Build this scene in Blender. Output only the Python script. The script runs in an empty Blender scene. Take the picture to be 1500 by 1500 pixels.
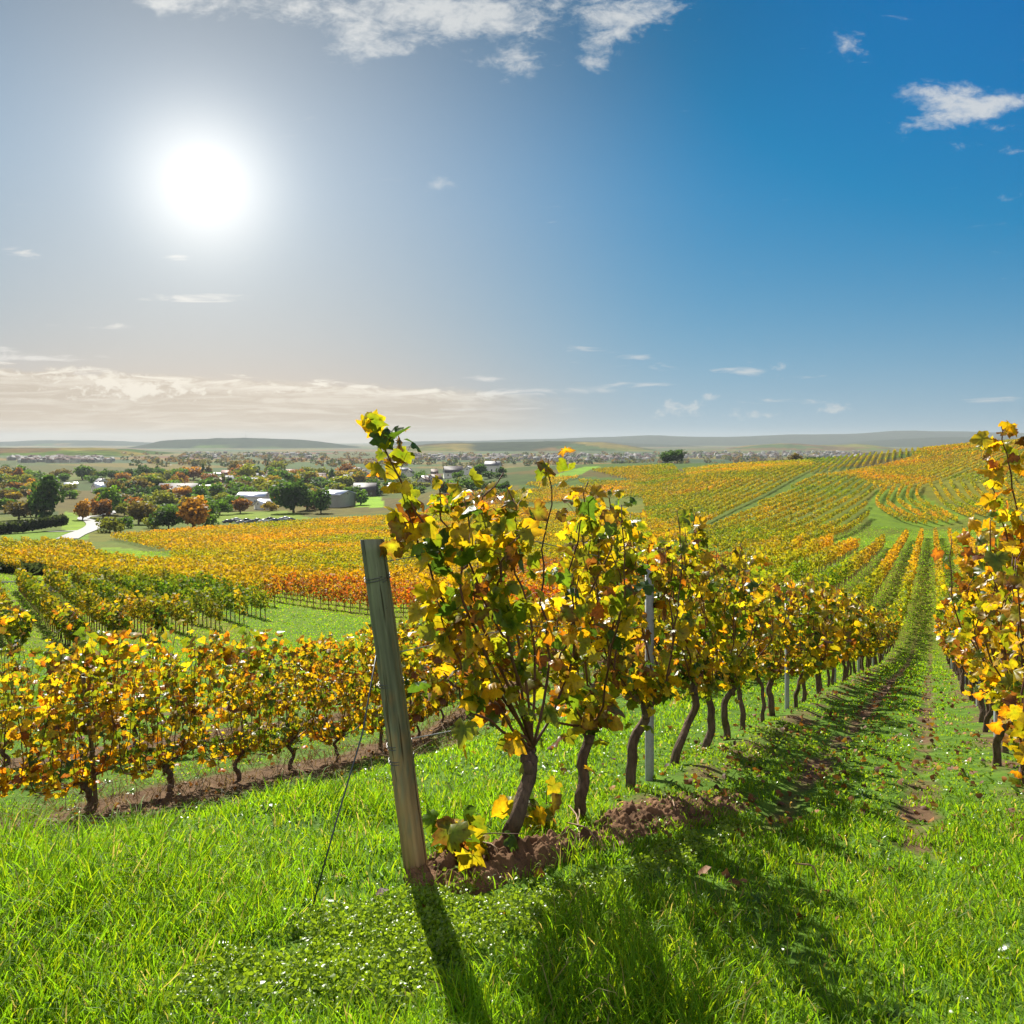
import bpy, math, random
import numpy as np
from mathutils import Vector, Matrix
rng = np.random.default_rng(7)
random.seed(7)
SC = bpy.context.scene
COL = SC.collection
F = 1200.0      # focal length in photo pixels (1500 px wide); eye level is photo row 645
EYE = 645.0

# ------------------------------------------------------------------ camera
cam_d = bpy.data.cameras.new("camera"); cam = bpy.data.objects.new("camera", cam_d); COL.objects.link(cam)
cam_d.sensor_width = 36; cam_d.lens = 36 * F / 1500.0
cam_d.shift_y = -(750 - EYE) / 1500.0
cam_d.clip_start = 0.05; cam_d.clip_end = 60000
cam.location = (0, 0, 0); cam.rotation_euler = (math.radians(90), 0, 0)
SC.camera = cam

# ------------------------------------------------------------------ sun, sky, exposure
SUN_U, SUN_V = (300 - 750) / F, (EYE - 268) / F
sun_dir = Vector((SUN_U, 1, SUN_V)).normalized()
SUN_AZ = math.atan2(sun_dir.x, sun_dir.y); SUN_EL = math.radians(38)
light_dir = Vector((math.sin(SUN_AZ) * math.cos(SUN_EL), math.cos(SUN_AZ) * math.cos(SUN_EL), math.sin(SUN_EL)))
sl = bpy.data.lights.new("sun", 'SUN'); sl.energy = 4.3; sl.angle = math.radians(0.5); sl.color = (1, .95, .85)
so = bpy.data.objects.new("sun", sl); COL.objects.link(so)
so.rotation_euler = (-light_dir).to_track_quat('-Z', 'Y').to_euler()
so.location = light_dir * 50

SC.view_settings.view_transform = 'Standard'; SC.view_settings.look = 'None'
SC.view_settings.exposure = 1.2; SC.view_settings.gamma = 1
SC.cycles.max_bounces = 8; SC.cycles.diffuse_bounces = 3; SC.cycles.glossy_bounces = 2
SC.cycles.transmission_bounces = 5; SC.cycles.transparent_max_bounces = 4; SC.cycles.volume_bounces = 0
SC.cycles.caustics_reflective = False; SC.cycles.caustics_refractive = False
SC.cycles.sample_clamp_indirect = 4.0
SC.cycles.use_denoising = True

class NG:
    """small helper for writing node maths"""
    def __init__(s, tree): s.t = tree; s.n = tree.nodes; s.l = tree.links
    def new(s, typ, **kw):
        n = s.n.new(typ)
        for k, v in kw.items(): setattr(n, k, v)
        return n
    def put(s, sock, v):
        if hasattr(v, 'is_output') or isinstance(v, bpy.types.NodeSocket): s.l.new(v, sock)
        else:
            if hasattr(sock.default_value, '__len__') and not hasattr(v, '__len__'): v = [v] * len(sock.default_value)
            if hasattr(v, '__len__') and len(sock.default_value) == 4 and len(v) == 3: v = (*v, 1)
            sock.default_value = v
    def m(s, op, a, b=0.0, c=0.0, clamp=False):
        n = s.new('ShaderNodeMath', operation=op, use_clamp=clamp)
        for i, v in enumerate((a, b, c)): s.put(n.inputs[i], v)
        return n.outputs[0]
    def vm(s, op, a, b=(0, 0, 0)):
        n = s.new('ShaderNodeVectorMath', operation=op)
        s.put(n.inputs[0], a); s.put(n.inputs[1], b)
        return n.outputs['Value'] if op in ('DOT_PRODUCT', 'LENGTH', 'DISTANCE') else n.outputs[0]
    def smooth(s, x, a, b):
        n = s.new('ShaderNodeMapRange', interpolation_type='SMOOTHSTEP')
        s.put(n.inputs[0], x); n.inputs[1].default_value = a; n.inputs[2].default_value = b
        return n.outputs[0]
    def mix(s, f, a, b, blend='MIX'):
        n = s.new('ShaderNodeMix', data_type='RGBA', blend_type=blend)
        s.put(n.inputs[0], f); s.put(n.inputs[6], a); s.put(n.inputs[7], b)
        return n.outputs[2]
    def noise(s, vec, scale, detail=4, rough=.55, dist=0.0, out=0):
        n = s.new('ShaderNodeTexNoise')
        if vec is not None: s.put(n.inputs['Vector'], vec)
        n.inputs['Scale'].default_value = scale; n.inputs['Detail'].default_value = detail
        n.inputs['Roughness'].default_value = rough; n.inputs['Distortion'].default_value = dist
        return n.outputs[out]
    def ramp(s, f, stops, interp='LINEAR'):
        n = s.new('ShaderNodeValToRGB'); r = n.color_ramp; r.interpolation = interp
        while len(r.elements) < len(stops): r.elements.new(.5)
        for e, (p, c) in zip(r.elements, stops): e.position = p; e.color = (*c, 1)
        s.put(n.inputs[0], f); return n.outputs[0]
    def comb(s, x, y, z=0.0):
        n = s.new('ShaderNodeCombineXYZ')
        for i, v in enumerate((x, y, z)): s.put(n.inputs[i], v)
        return n.outputs[0]

W = bpy.data.worlds.new("World"); SC.world = W; W.use_nodes = True
W.node_tree.nodes.clear(); g = NG(W.node_tree)
W.cycles.sampling_method = 'MANUAL'; W.cycles.sample_map_resolution = 1024
geo = g.new('ShaderNodeTexCoord'); dirv = geo.outputs['Generated']
sep = g.new('ShaderNodeSeparateXYZ'); g.put(sep.inputs[0], dirv)
dx, dy, dz = sep.outputs
sky = g.new('ShaderNodeTexSky', sky_type='NISHITA'); sky.sun_disc = False
sky.sun_elevation = SUN_EL; sky.sun_rotation = SUN_AZ; sky.altitude = 200
sky.air_density = 1.0; sky.dust_density = 0.6; sky.ozone_density = 3.0
cosang = g.vm('DOT_PRODUCT', dirv, tuple(sun_dir))
ang = g.m('ARCCOSINE', g.m('MINIMUM', cosang, .9999999))
el = g.m('ARCSINE', g.m('MINIMUM', g.m('MAXIMUM', dz, -1), 1))
#SKYTUNE
skyn = g.mix(1.0, sky.outputs[0], (0.0155,) * 3, 'MULTIPLY')
ch = g.new('ShaderNodeSeparateColor'); g.put(ch.inputs[0], skyn)
def response(x, toe, k, top):                      # film-like shoulder, so that the air near the sun does not burn out
    return g.m('MULTIPLY', g.m('SUBTRACT', 1.0, g.m('EXPONENT', g.m('MULTIPLY', g.m('MAXIMUM', g.m('SUBTRACT', x, toe), 0.0), -k))), top)
skyc = g.comb(response(ch.outputs[0], .042, 6.0, .60), response(ch.outputs[1], .010, 9.0, .58), response(ch.outputs[2], 0.0, 17.0, .605))
dk = g.m('SUBTRACT', 1.0, g.m('MULTIPLY', g.m('MULTIPLY', g.smooth(el, .26, .52), g.m('SUBTRACT', 1.0, g.smooth(ang, .40, .85))), .42))
skyc = g.mix(1.0, skyc, g.comb(dk, dk, dk), 'MULTIPLY')
veil = g.m('MULTIPLY', g.m('MULTIPLY', g.m('EXPONENT', g.m('MULTIPLY', g.m('MAXIMUM', el, 0), -3.2)), g.m('SUBTRACT', 1.0, g.smooth(ang, .12, .62))), .85)
skyc = g.mix(veil, skyc, (.63, .585, .53))
# clouds: noise shaped by soft patches of the sky, coordinates are the tangent plane of the sky dome towards +Y
yy = g.m('MAXIMUM', dy, .05)
cu = g.m('DIVIDE', dx, yy); cv = g.m('DIVIDE', dz, yy)
front = g.smooth(dy, .2, .4)
def patch(px, py, rx, ry, amp, rot=0.0):
    u0, v0 = (px - 750) / F, (EYE - py) / F
    a = g.m('SUBTRACT', cu, u0); b = g.m('SUBTRACT', cv, v0)
    c, s_ = math.cos(rot), math.sin(rot)
    p = g.m('ADD', g.m('MULTIPLY', a, c * F / rx), g.m('MULTIPLY', b, s_ * F / rx))
    q = g.m('ADD', g.m('MULTIPLY', a, -s_ * F / ry), g.m('MULTIPLY', b, c * F / ry))
    d2 = g.m('ADD', g.m('MULTIPLY', p, p), g.m('MULTIPLY', q, q))
    return g.m('MULTIPLY', g.m('EXPONENT', g.m('MULTIPLY', d2, -1.0)), amp)
def total(ps):
    s_ = ps[0]
    for p in ps[1:]: s_ = g.m('ADD', s_, p)
    return s_
flat = g.comb(g.m('MULTIPLY', cu, 1.0), g.m('MULTIPLY', cv, 2.0), 0)
n1 = g.noise(flat, 20, 8, .66, .5)
n2 = g.noise(g.comb(cu, g.m('MULTIPLY', cv, 1.5), 3.1), 60, 6, .62, .3)
nz = g.m('ADD', g.m('MULTIPLY', n1, .65), g.m('MULTIPLY', n2, .35))
high = total([patch(470, 8, 230, 40, 1.0), patch(240, 0, 70, 22, .9), patch(690, 28, 130, 48, 1.05), patch(760, 95, 55, 32, .9),
              patch(930, 8, 120, 38, 1.0), patch(905, 45, 45, 22, .7), patch(870, 88, 30, 30, 1.0), patch(518, 75, 45, 34, .95), patch(585, 72, 30, 16, .8),
              patch(1240, 66, 36, 34, .95), patch(1370, 135, 75, 24, 1.05), patch(1425, 163, 125, 22, 1.25, .24), patch(1405, 215, 28, 14, .6),
              patch(1480, 218, 40, 14, .8), patch(1475, 285, 40, 13, .8, .3), patch(1475, 188, 30, 9, .7), patch(925, 82, 26, 14, .6), patch(640, 268, 44, 16, .8)])
hd = g.smooth(g.m('ADD', nz, g.m('MULTIPLY', high, .34)), .69, 1.02)
# small low puffs and streaks
lown = g.noise(g.comb(cu, g.m('MULTIPLY', cv, 6.0), 9.0), 16, 6, .6, .8)
puff = total([patch(995, 598, 50, 16, .9), patch(1110, 608, 60, 10, .7), patch(1215, 598, 35, 13, .8), patch(1140, 538, 20, 14, .8), patch(1042, 580, 20, 8, .75)])
pd = g.m('MULTIPLY', g.smooth(g.m('ADD', g.m('ADD', g.m('MULTIPLY', n2, .6), g.m('MULTIPLY', n1, .4)), g.m('MULTIPLY', puff, .33)), .66, .85), .55)
streak = total([patch(280, 436, 75, 9, .85), patch(40, 370, 40, 7, .75), patch(262, 379, 26, 6, .8), patch(150, 478, 90, 6, .6), patch(10, 510, 40, 7, .9), patch(20, 524, 160, 7, .95), patch(930, 563, 60, 5, .8),
                patch(720, 555, 40, 5, .7), patch(1060, 545, 160, 9, .55, -.06), patch(870, 515, 160, 8, .5, -.12), patch(1150, 589, 110, 6, .6), patch(1450, 585, 90, 6, .6), patch(770, 574, 120, 7, .95), patch(740, 598, 120, 7, .7)])
sd = g.m('MULTIPLY', g.smooth(g.m('ADD', lown, g.m('MULTIPLY', streak, .36)), .66, .92), .65)
# the long cloud bank low on the sun's side: bright upper rim, greyer belly
edge = g.m('ADD', g.m('MULTIPLY', g.m('SUBTRACT', lown, .5), .030), g.m('MULTIPLY', g.m('SUBTRACT', n1, .5), .012))
topv = g.m('ADD', g.m('SUBTRACT', (EYE - 531) / F, g.m('MULTIPLY', g.m('ADD', cu, .65), .052)), edge)
below = g.m('SUBTRACT', topv, cv)
leftw = g.m('SUBTRACT', 1.0, g.smooth(cu, -.12, .10))
bank = g.m('MULTIPLY', g.smooth(below, -.001, .009), leftw)
bank = g.m('MULTIPLY', bank, g.m('SUBTRACT', 1.0, g.m('MULTIPLY', g.smooth(below, .03, .085), .35)))
rim = g.m('MULTIPLY', g.smooth(below, -.001, .005), g.m('SUBTRACT', 1.0, g.smooth(below, .008, .030)))
curl = g.smooth(g.m('ADD', n2, g.m('MULTIPLY', total([patch(190, 570, 90, 22, .9), patch(80, 550, 120, 14, .6), patch(420, 572, 200, 12, .55)]), .30)), .62, .82)
belly = g.smooth(g.noise(g.comb(cu, g.m('MULTIPLY', cv, 11.0), 4.0), 11, 6, .62, .7), .42, .66)
bankc = g.mix(g.m('MAXIMUM', g.m('MULTIPLY', belly, .45), g.m('MAXIMUM', g.m('MULTIPLY', rim, g.smooth(lown, .38, .62)), g.m('MULTIPLY', curl, .8))), (.58, .49, .38), (1.0, .93, .80))
# sun-side warm horizon
wh = g.m('MULTIPLY', g.m('EXPONENT', g.m('MULTIPLY', g.m('MAXIMUM', el, 0), -20.0)), g.m('SUBTRACT', 1.0, g.smooth(cu, -.25, .28)))
skyc = g.mix(g.m('MULTIPLY', wh, 1.0), skyc, (.92, .56, .24))
rh = g.m('MULTIPLY', g.m('EXPONENT', g.m('MULTIPLY', g.m('MAXIMUM', el, 0), -13.0)), g.smooth(cu, -.25, .28))
skyc = g.mix(g.m('MULTIPLY', rh, .6), skyc, (.42, .60, .70))
skyc = g.mix(g.m('MULTIPLY', g.m('MULTIPLY', bank, .85), front), skyc, bankc)
lo = g.m('MULTIPLY', g.m('MAXIMUM', pd, sd), front)
skyc = g.mix(lo, skyc, g.mix(leftw, (.74, .74, .72), (.86, .83, .78)))
skyc = g.mix(g.m('MULTIPLY', g.m('MULTIPLY', hd, .85), front), skyc, (.70, .72, .72))
# bright air round the sun
def gauss(w, a): return g.m('MULTIPLY', g.m('EXPONENT', g.m('MULTIPLY', g.m('POWER', g.m('MULTIPLY', ang, 1 / w), 2.0), -1.0)), a)
au = total([gauss(.018, 3.0), gauss(.072, .48), g.m('MULTIPLY', g.m('EXPONENT', g.m('MULTIPLY', ang, -1 / .14)), .46)])
skyc = g.mix(1.0, skyc, g.mix(1.0, g.comb(au, au, au), (1.0, .90, .76), 'MULTIPLY'), 'ADD')
# bright broken cloud added to the unseen sky behind the viewer, fill for shadows
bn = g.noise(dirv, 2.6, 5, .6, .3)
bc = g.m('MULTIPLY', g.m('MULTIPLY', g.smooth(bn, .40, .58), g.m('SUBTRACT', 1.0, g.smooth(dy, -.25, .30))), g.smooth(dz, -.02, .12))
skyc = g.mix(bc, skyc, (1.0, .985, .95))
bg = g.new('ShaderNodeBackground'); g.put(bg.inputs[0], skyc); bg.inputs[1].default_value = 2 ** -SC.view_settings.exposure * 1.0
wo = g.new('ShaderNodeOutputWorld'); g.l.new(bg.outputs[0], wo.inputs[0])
#/SKYTUNE
# ------------------------------------------------------------------ helpers
def tag(o, label=None, cat=None, group=None, kind=None):
    if label: o['label'] = label
    if cat: o['category'] = cat
    if group: o['group'] = group
    if kind: o['kind'] = kind
    return o
def empty(name, loc=(0, 0, 0), rz=0.0):
    o = bpy.data.objects.new(name, None); COL.objects.link(o); o.location = loc; o.rotation_euler = (0, 0, rz)
    o.empty_display_size = .2
    return o
def link(name, me, mat=None, parent=None):
    o = bpy.data.objects.new(name, me); COL.objects.link(o)
    if mat is not None and not me.materials: me.materials.append(mat)
    if parent is not None: o.parent = parent
    return o
def mesh_np(name, V, faces_list, tint=None, smooth=False):
    """V (n,3); faces_list: list of int arrays (m,k); tint per vertex (n,3)"""
    me = bpy.data.meshes.new(name)
    V = np.ascontiguousarray(V, dtype=np.float32)
    me.vertices.add(len(V)); me.vertices.foreach_set('co', V.ravel())
    li = np.concatenate([f.ravel() for f in faces_list]).astype(np.int32)
    sizes = np.concatenate([np.full(len(f), f.shape[1], np.int32) for f in faces_list])
    me.loops.add(len(li)); me.loops.foreach_set('vertex_index', li)
    me.polygons.add(len(sizes)); me.polygons.foreach_set('loop_start', np.concatenate([[0], np.cumsum(sizes)[:-1]]).astype(np.int32))
    if smooth: me.polygons.foreach_set('use_smooth', np.ones(len(sizes), bool))
    if tint is not None:
        ca = me.color_attributes.new('tint', 'FLOAT_COLOR', 'POINT')
        c = np.ones((len(V), 4), np.float32); c[:, :3] = tint
        ca.data.foreach_set('color', c.ravel())
    me.update(calc_edges=True)
    return me
class Geo:
    """gathers vertices, faces and tints, then builds one mesh"""
    def __init__(s): s.V = []; s.F = {}; s.T = []; s.n = 0
    def add(s, V, faces, tint=(1, 1, 1)):
        V = np.asarray(V, float).reshape(-1, 3)
        for f in (faces if isinstance(faces, list) else [faces]):
            f = np.asarray(f, int)
            if len(f): s.F.setdefault(f.shape[1], []).append(f + s.n)
        t = np.asarray(tint, float)
        s.T.append(np.broadcast_to(t, (len(V), 3)) if t.ndim == 1 else t)
        s.V.append(V); s.n += len(V)
        return s
    def mesh(s, name, smooth=False):
        return mesh_np(name, np.concatenate(s.V), [np.concatenate(f) for f in s.F.values()], np.concatenate(s.T), smooth)
    def box(s, x0, x1, y0, y1, z0, z1, tint=(1, 1, 1)):
        V = [(x, y, z) for z in (z0, z1) for y in (y0, y1) for x in (x0, x1)]
        return s.add(V, np.array([(0, 2, 3, 1), (4, 5, 7, 6), (0, 1, 5, 4), (2, 6, 7, 3), (0, 4, 6, 2), (1, 3, 7, 5)]), tint)
    def tube(s, P, R, k=6, tint=(1, 1, 1), cap=True, rough=0.0, seed=0):
        P = np.asarray(P, float); n = len(P); R = np.broadcast_to(np.asarray(R, float), (n,))
        T = np.gradient(P, axis=0); T /= np.linalg.norm(T, axis=1)[:, None] + 1e-9
        ref = np.array([0, 0, 1.0]) if abs(T[:, 2]).mean() < .8 else np.array([1.0, 0, 0])
        A = np.cross(T, ref); A /= np.linalg.norm(A, axis=1)[:, None] + 1e-9
        B = np.cross(T, A)
        a = np.arange(k) * 2 * math.pi / k
        rr = R[:, None] * np.ones((1, k))
        if rough:
            r_ = np.random.default_rng(seed); rr = rr * (1 + rough * (r_.random((n, k)) - .5) * 1.3) * (1 + rough * (r_.random((1, k)) - .5) * 1.8)
        V = P[:, None] + rr[..., None] * (np.cos(a)[None, :, None] * A[:, None] + np.sin(a)[None, :, None] * B[:, None])
        i = np.arange(n - 1)[:, None] * k; j = np.arange(k)[None]; j2 = (j + 1) % k
        q = np.stack([i + j, i + j2, i + k + j2, i + k + j], -1).reshape(-1, 4)
        fs = [q]
        if cap: fs += [np.array([list(range(k))[::-1]]), np.array([[(n - 1) * k + x for x in range(k)]])]
        return s.add(V.reshape(-1, 3), fs, tint)
def S(x, a, b):
    t = np.clip((np.asarray(x, float) - a) / (b - a), 0, 1); return t * t * (3 - 2 * t)
def hash2(ix, iy, seed):
    n = (ix.astype(np.int64) * 374761393 + iy.astype(np.int64) * 668265263 + seed * 982451653) & 0x7fffffff
    n = ((n ^ (n >> 13)) * 1274126177) & 0x7fffffff
    n = n ^ (n >> 16)
    return (n & 0xffff) / 65535.0
def vnoise(x, y, seed=0):
    ix = np.floor(x); iy = np.floor(y); fx = x - ix; fy = y - iy
    fx = fx * fx * (3 - 2 * fx); fy = fy * fy * (3 - 2 * fy)
    a = hash2(ix, iy, seed); b = hash2(ix + 1, iy, seed); c = hash2(ix, iy + 1, seed); d = hash2(ix + 1, iy + 1, seed)
    return (a * (1 - fx) + b * fx) * (1 - fy) + (c * (1 - fx) + d * fx) * fy
def fbm(x, y, seed=0, o=3):
    s = 0; a = .5
    for k in range(o): s = s + a * vnoise(x * 2 ** k, y * 2 ** k, seed + k); a *= .5
    return s / (1 - .5 ** o)

# ------------------------------------------------------------------ terrain
ROW_T = .5125                                   # the near rows run along X = X0 + ROW_T * Y
ROW_D = np.array([ROW_T, 1.0]) / math.hypot(ROW_T, 1)
def plane_h(Z, u):
    h = 1.214 + .236 * Z + .051 * (u - ROW_T) * Z
    return h + .14 * np.exp(-(Z / 2.2) ** 2)
FAR_T = [(1000, 46), (1300, 47.5), (2000, 49), (4000, 52), (16000, 58)]
def yh(l): return [(Z, (py - EYE) / F * Z) for Z, py in l]
COLS = {
 -600: [(36, 9.6), (60, 11.5), (90, 14.5), (130, 18), (180, 23), (240, 28), (320, 33), (420, 37), (550, 39.5), (750, 41)],
 0: yh([(36, 960), (60, 886), (90, 846), (130, 823), (180, 808), (240, 790), (320, 771), (420, 751), (550, 731), (750, 710.5)]) + [(1000, 42.5), (1500, 44), (2200, 45), (3000, 45)],
 300: yh([(36, 955), (55, 917), (75, 875), (105, 847), (150, 823), (220, 798), (320, 773), (420, 755), (550, 735), (750, 713)]) + [(1000, 43.5), (1500, 45)],
 560: yh([(36, 945), (62, 903), (90, 862), (130, 831), (200, 801), (300, 773), (420, 751), (550, 732), (750, 711.5)]) + [(1000, 43.5)],
 760: yh([(36, 940), (60, 892), (90, 856), (130, 829), (200, 795), (300, 763), (420, 730), (500, 706), (600, 691), (720, 684)]) + [(950, 36), (1100, 45)],
 950: yh([(36, 937), (60, 885), (90, 846), (130, 816), (200, 777), (300, 737), (420, 705), (550, 686), (650, 679)]) + [(850, 27), (1050, 45)],
 1100: yh([(36, 945), (60, 868), (90, 830), (120, 806), (180, 771), (250, 735), (350, 701), (450, 685), (560, 677)]) + [(750, 24), (1000, 44)],
 1200: yh([(36, 952), (60, 873), (104, 806), (130, 795), (180, 770), (250, 735), (350, 700), (450, 682), (530, 673)]) + [(720, 22), (1000, 44)],
 1300: yh([(36, 966), (48, 938), (78, 866), (135, 801), (180, 778), (250, 735), (330, 705), (420, 680), (510, 663)]) + [(700, 18), (1000, 42)],
 1362: yh([(36, 970), (48, 941), (78, 866), (120, 818), (172, 789), (220, 763), (300, 717), (400, 680), (490, 658)]) + [(680, 16), (1000, 41)],
 1430: yh([(36, 975), (48, 945), (78, 868), (120, 815), (172, 784), (220, 752), (300, 705), (400, 667), (480, 651)]) + [(680, 14), (1000, 40)],
 1500: yh([(36, 978), (48, 948), (78, 870), (120, 812), (172, 779), (220, 744), (300, 695), (400, 658), (470, 646)]) + [(680, 13), (1000, 40)],
 1700: yh([(36, 985), (48, 955), (78, 870), (120, 805), (172, 765), (220, 727), (300, 678), (400, 640), (470, 630)]) + [(680, 8), (1000, 40)],
 2300: yh([(36, 1000), (48, 960), (78, 865), (120, 795), (172, 750), (220, 710), (300, 665), (400, 630), (470, 620)]) + [(680, 5), (1000, 40)],
}
def pchip(x, y, xi):
    x = np.asarray(x, float); y = np.asarray(y, float); h = np.diff(x); d = np.diff(y) / h
    m = np.zeros(len(x)); m[0] = d[0]; m[-1] = d[-1]
    for i in range(1, len(x) - 1):
        if d[i - 1] * d[i] > 0:
            w1 = 2 * h[i] + h[i - 1]; w2 = h[i] + 2 * h[i - 1]; m[i] = (w1 + w2) / (w1 / d[i - 1] + w2 / d[i])
    k = np.clip(np.searchsorted(x, xi) - 1, 0, len(x) - 2); t = (xi - x[k]) / h[k]
    t = np.clip(t, 0, 1)
    return ((2 * t**3 - 3 * t**2 + 1) * y[k] + (t**3 - 2 * t**2 + t) * h[k] * m[k] + (-2 * t**3 + 3 * t**2) * y[k + 1] + (t**3 - t**2) * h[k] * m[k + 1])
LZ0, LZ1, NLZ, NU, U0, U1 = math.log(.2 + 2), math.log(20000 + 2), 700, 260, -1.5, 1.5
lz = np.linspace(LZ0, LZ1, NLZ); ugrid = np.linspace(U0, U1, NU)
cu_, rows_ = [], []
for px in sorted(COLS):
    u = (px - 750) / F
    near = [(z, float(plane_h(z, u))) for z in (.2, 1, 2, 3, 4, 6, 8, 11, 15, 19, 23)]
    pts = near + [p for p in COLS[px]]
    last = pts[-1][0]
    pts += [p for p in FAR_T if p[0] > last * 1.15]
    cu_.append(u); rows_.append(pchip([math.log(p[0] + 2) for p in pts], [p[1] for p in pts], lz))
rows_ = np.array(rows_)
HT = np.array([pchip(cu_, rows_[:, i], ugrid) for i in range(NLZ)]).T      # (NU, NLZ)
ker = np.exp(-np.linspace(-2, 2, 13) ** 2); ker /= ker.sum()
pad = np.pad(HT, ((6, 6), (0, 0)), mode='edge'); HT = sum(ker[i] * pad[i:i + NU] for i in range(13))
pad = np.pad(HT, ((0, 0), (6, 6)), mode='edge'); HT = sum(ker[i] * pad[:, i:i + NLZ] for i in range(13))
def smooth_drop(X, Y):
    """height below the eye of the smooth ground"""
    X = np.asarray(X, float); Y = np.asarray(Y, float)
    Ye = np.maximum(np.maximum(Y, np.abs(X) / 1.5), .2); u = np.clip(X / Ye, U0, U1)
    a = np.clip((u - U0) / (U1 - U0) * (NU - 1), 0, NU - 1.001); b = np.clip((np.log(Ye + 2) - LZ0) / (LZ1 - LZ0) * (NLZ - 1), 0, NLZ - 1.001)
    i = a.astype(int); j = b.astype(int); fa = a - i; fb = b - j
    h = (HT[i, j] * (1 - fa) + HT[i + 1, j] * fa) * (1 - fb) + (HT[i, j + 1] * (1 - fa) + HT[i + 1, j + 1] * fa) * fb
    x0 = X - ROW_T * Y
    return h + 1.15 * S(-x0, 3.9, 6.3) * (1 - S(u, -.15, .08)) * (1 - S(Ye, 18, 34))
def ground_z(X, Y, fine=True):
    X = np.asarray(X, float); Y = np.asarray(Y, float)
    z = -smooth_drop(X, Y)
    if fine:
        w = 1 - S(np.hypot(X, Y), 25, 60)
        x0 = X - ROW_T * Y
        z = z + w * (.09 * (fbm(X / 1.7, Y / 1.7, 3) - .5) + .05 * (fbm(X / .45, Y / .45, 8, 2) - .5))
        wt = w * S(Y, 3.5, 6)
        z = z - wt * .04 * (np.exp(-((x0 + 1.0) / .17) ** 2) + np.exp(-((x0 + .1) / .17) ** 2))
        z = z + wt * .06 * (np.exp(-((x0 + 1.85) / .25) ** 2) + np.exp(-((x0 - .75) / .3) ** 2))
    return z
ZS = np.exp(np.linspace(math.log(1.5), math.log(18000), 2600))
def at(px, py, fine=False):
    """the place on the ground seen in the photo at px, py"""
    u = (px - 750) / F
    zz = ground_z(u * ZS, ZS, fine); yy_ = EYE - F * zz / ZS
    k = int(np.argmax(yy_ <= py)) if (yy_ <= py).any() else len(ZS) - 1
    if k == 0: k = 1
    y0, y1 = yy_[k - 1], yy_[k]; t = 0 if y0 == y1 else np.clip((y0 - py) / (y0 - y1), 0, 1)
    Z = ZS[k - 1] + t * (ZS[k] - ZS[k - 1])
    return np.array([u * Z, Z, float(ground_z(u * Z, Z, fine))])
def inpoly(X, Y, poly):
    ins = np.zeros(np.shape(X), bool); n = len(poly)
    for i in range(n):
        x1, y1 = poly[i][:2]; x2, y2 = poly[(i + 1) % n][:2]
        c = (y1 > Y) != (y2 > Y)
        with np.errstate(divide='ignore', invalid='ignore'):
            xi = (x2 - x1) * (Y - y1) / (y2 - y1 + 1e-12) + x1
        ins ^= c & (X < xi)
    return ins
def poly(*pts): return [tuple(at(*p)[:2]) for p in pts]
def w2p(p): return 750 + F * p[0] / p[1], EYE - F * p[2] / p[1]

# ------------------------------------------------------------------ materials
def mat_new(name):
    m = bpy.data.materials.new(name); m.use_nodes = True; m.node_tree.nodes.clear()
    g = NG(m.node_tree); out = g.new('ShaderNodeOutputMaterial'); return m, g, out
def leaf_mat(name, trans=.5, boost=1.5, gloss=.35, rough=.4, fac_noise=None):
    m, g, out = mat_new(name)
    at_ = g.new('ShaderNodeAttribute', attribute_name='tint'); oi = g.new('ShaderNodeObjectInfo')
    c = g.mix(1.0, at_.outputs['Color'], oi.outputs['Color'], 'MULTIPLY')
    if fac_noise:
        tc = g.new('ShaderNodeTexCoord')
        n = g.noise(tc.outputs['Object'], fac_noise, 3)
        c = g.mix(1.0, c, g.ramp(n, [(.30, (.50, .36, .26)), (.40, (.85, .85, .85)), (.7, (1.22, 1.2, 1.1))]), 'MULTIPLY')
    p = g.new('ShaderNodeBsdfPrincipled'); g.put(p.inputs['Base Color'], c)
    p.inputs['Roughness'].default_value = rough; p.inputs['Specular IOR Level'].default_value = gloss
    t = g.new('ShaderNodeBsdfTranslucent'); g.put(t.inputs[0], g.mix(1.0, c, (boost, boost * .93, boost * .5), 'MULTIPLY'))
    mx = g.new('ShaderNodeMixShader'); mx.inputs[0].default_value = trans
    g.l.new(p.outputs[0], mx.inputs[1]); g.l.new(t.outputs[0], mx.inputs[2]); g.l.new(mx.outputs[0], out.inputs[0])
    return m
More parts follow.
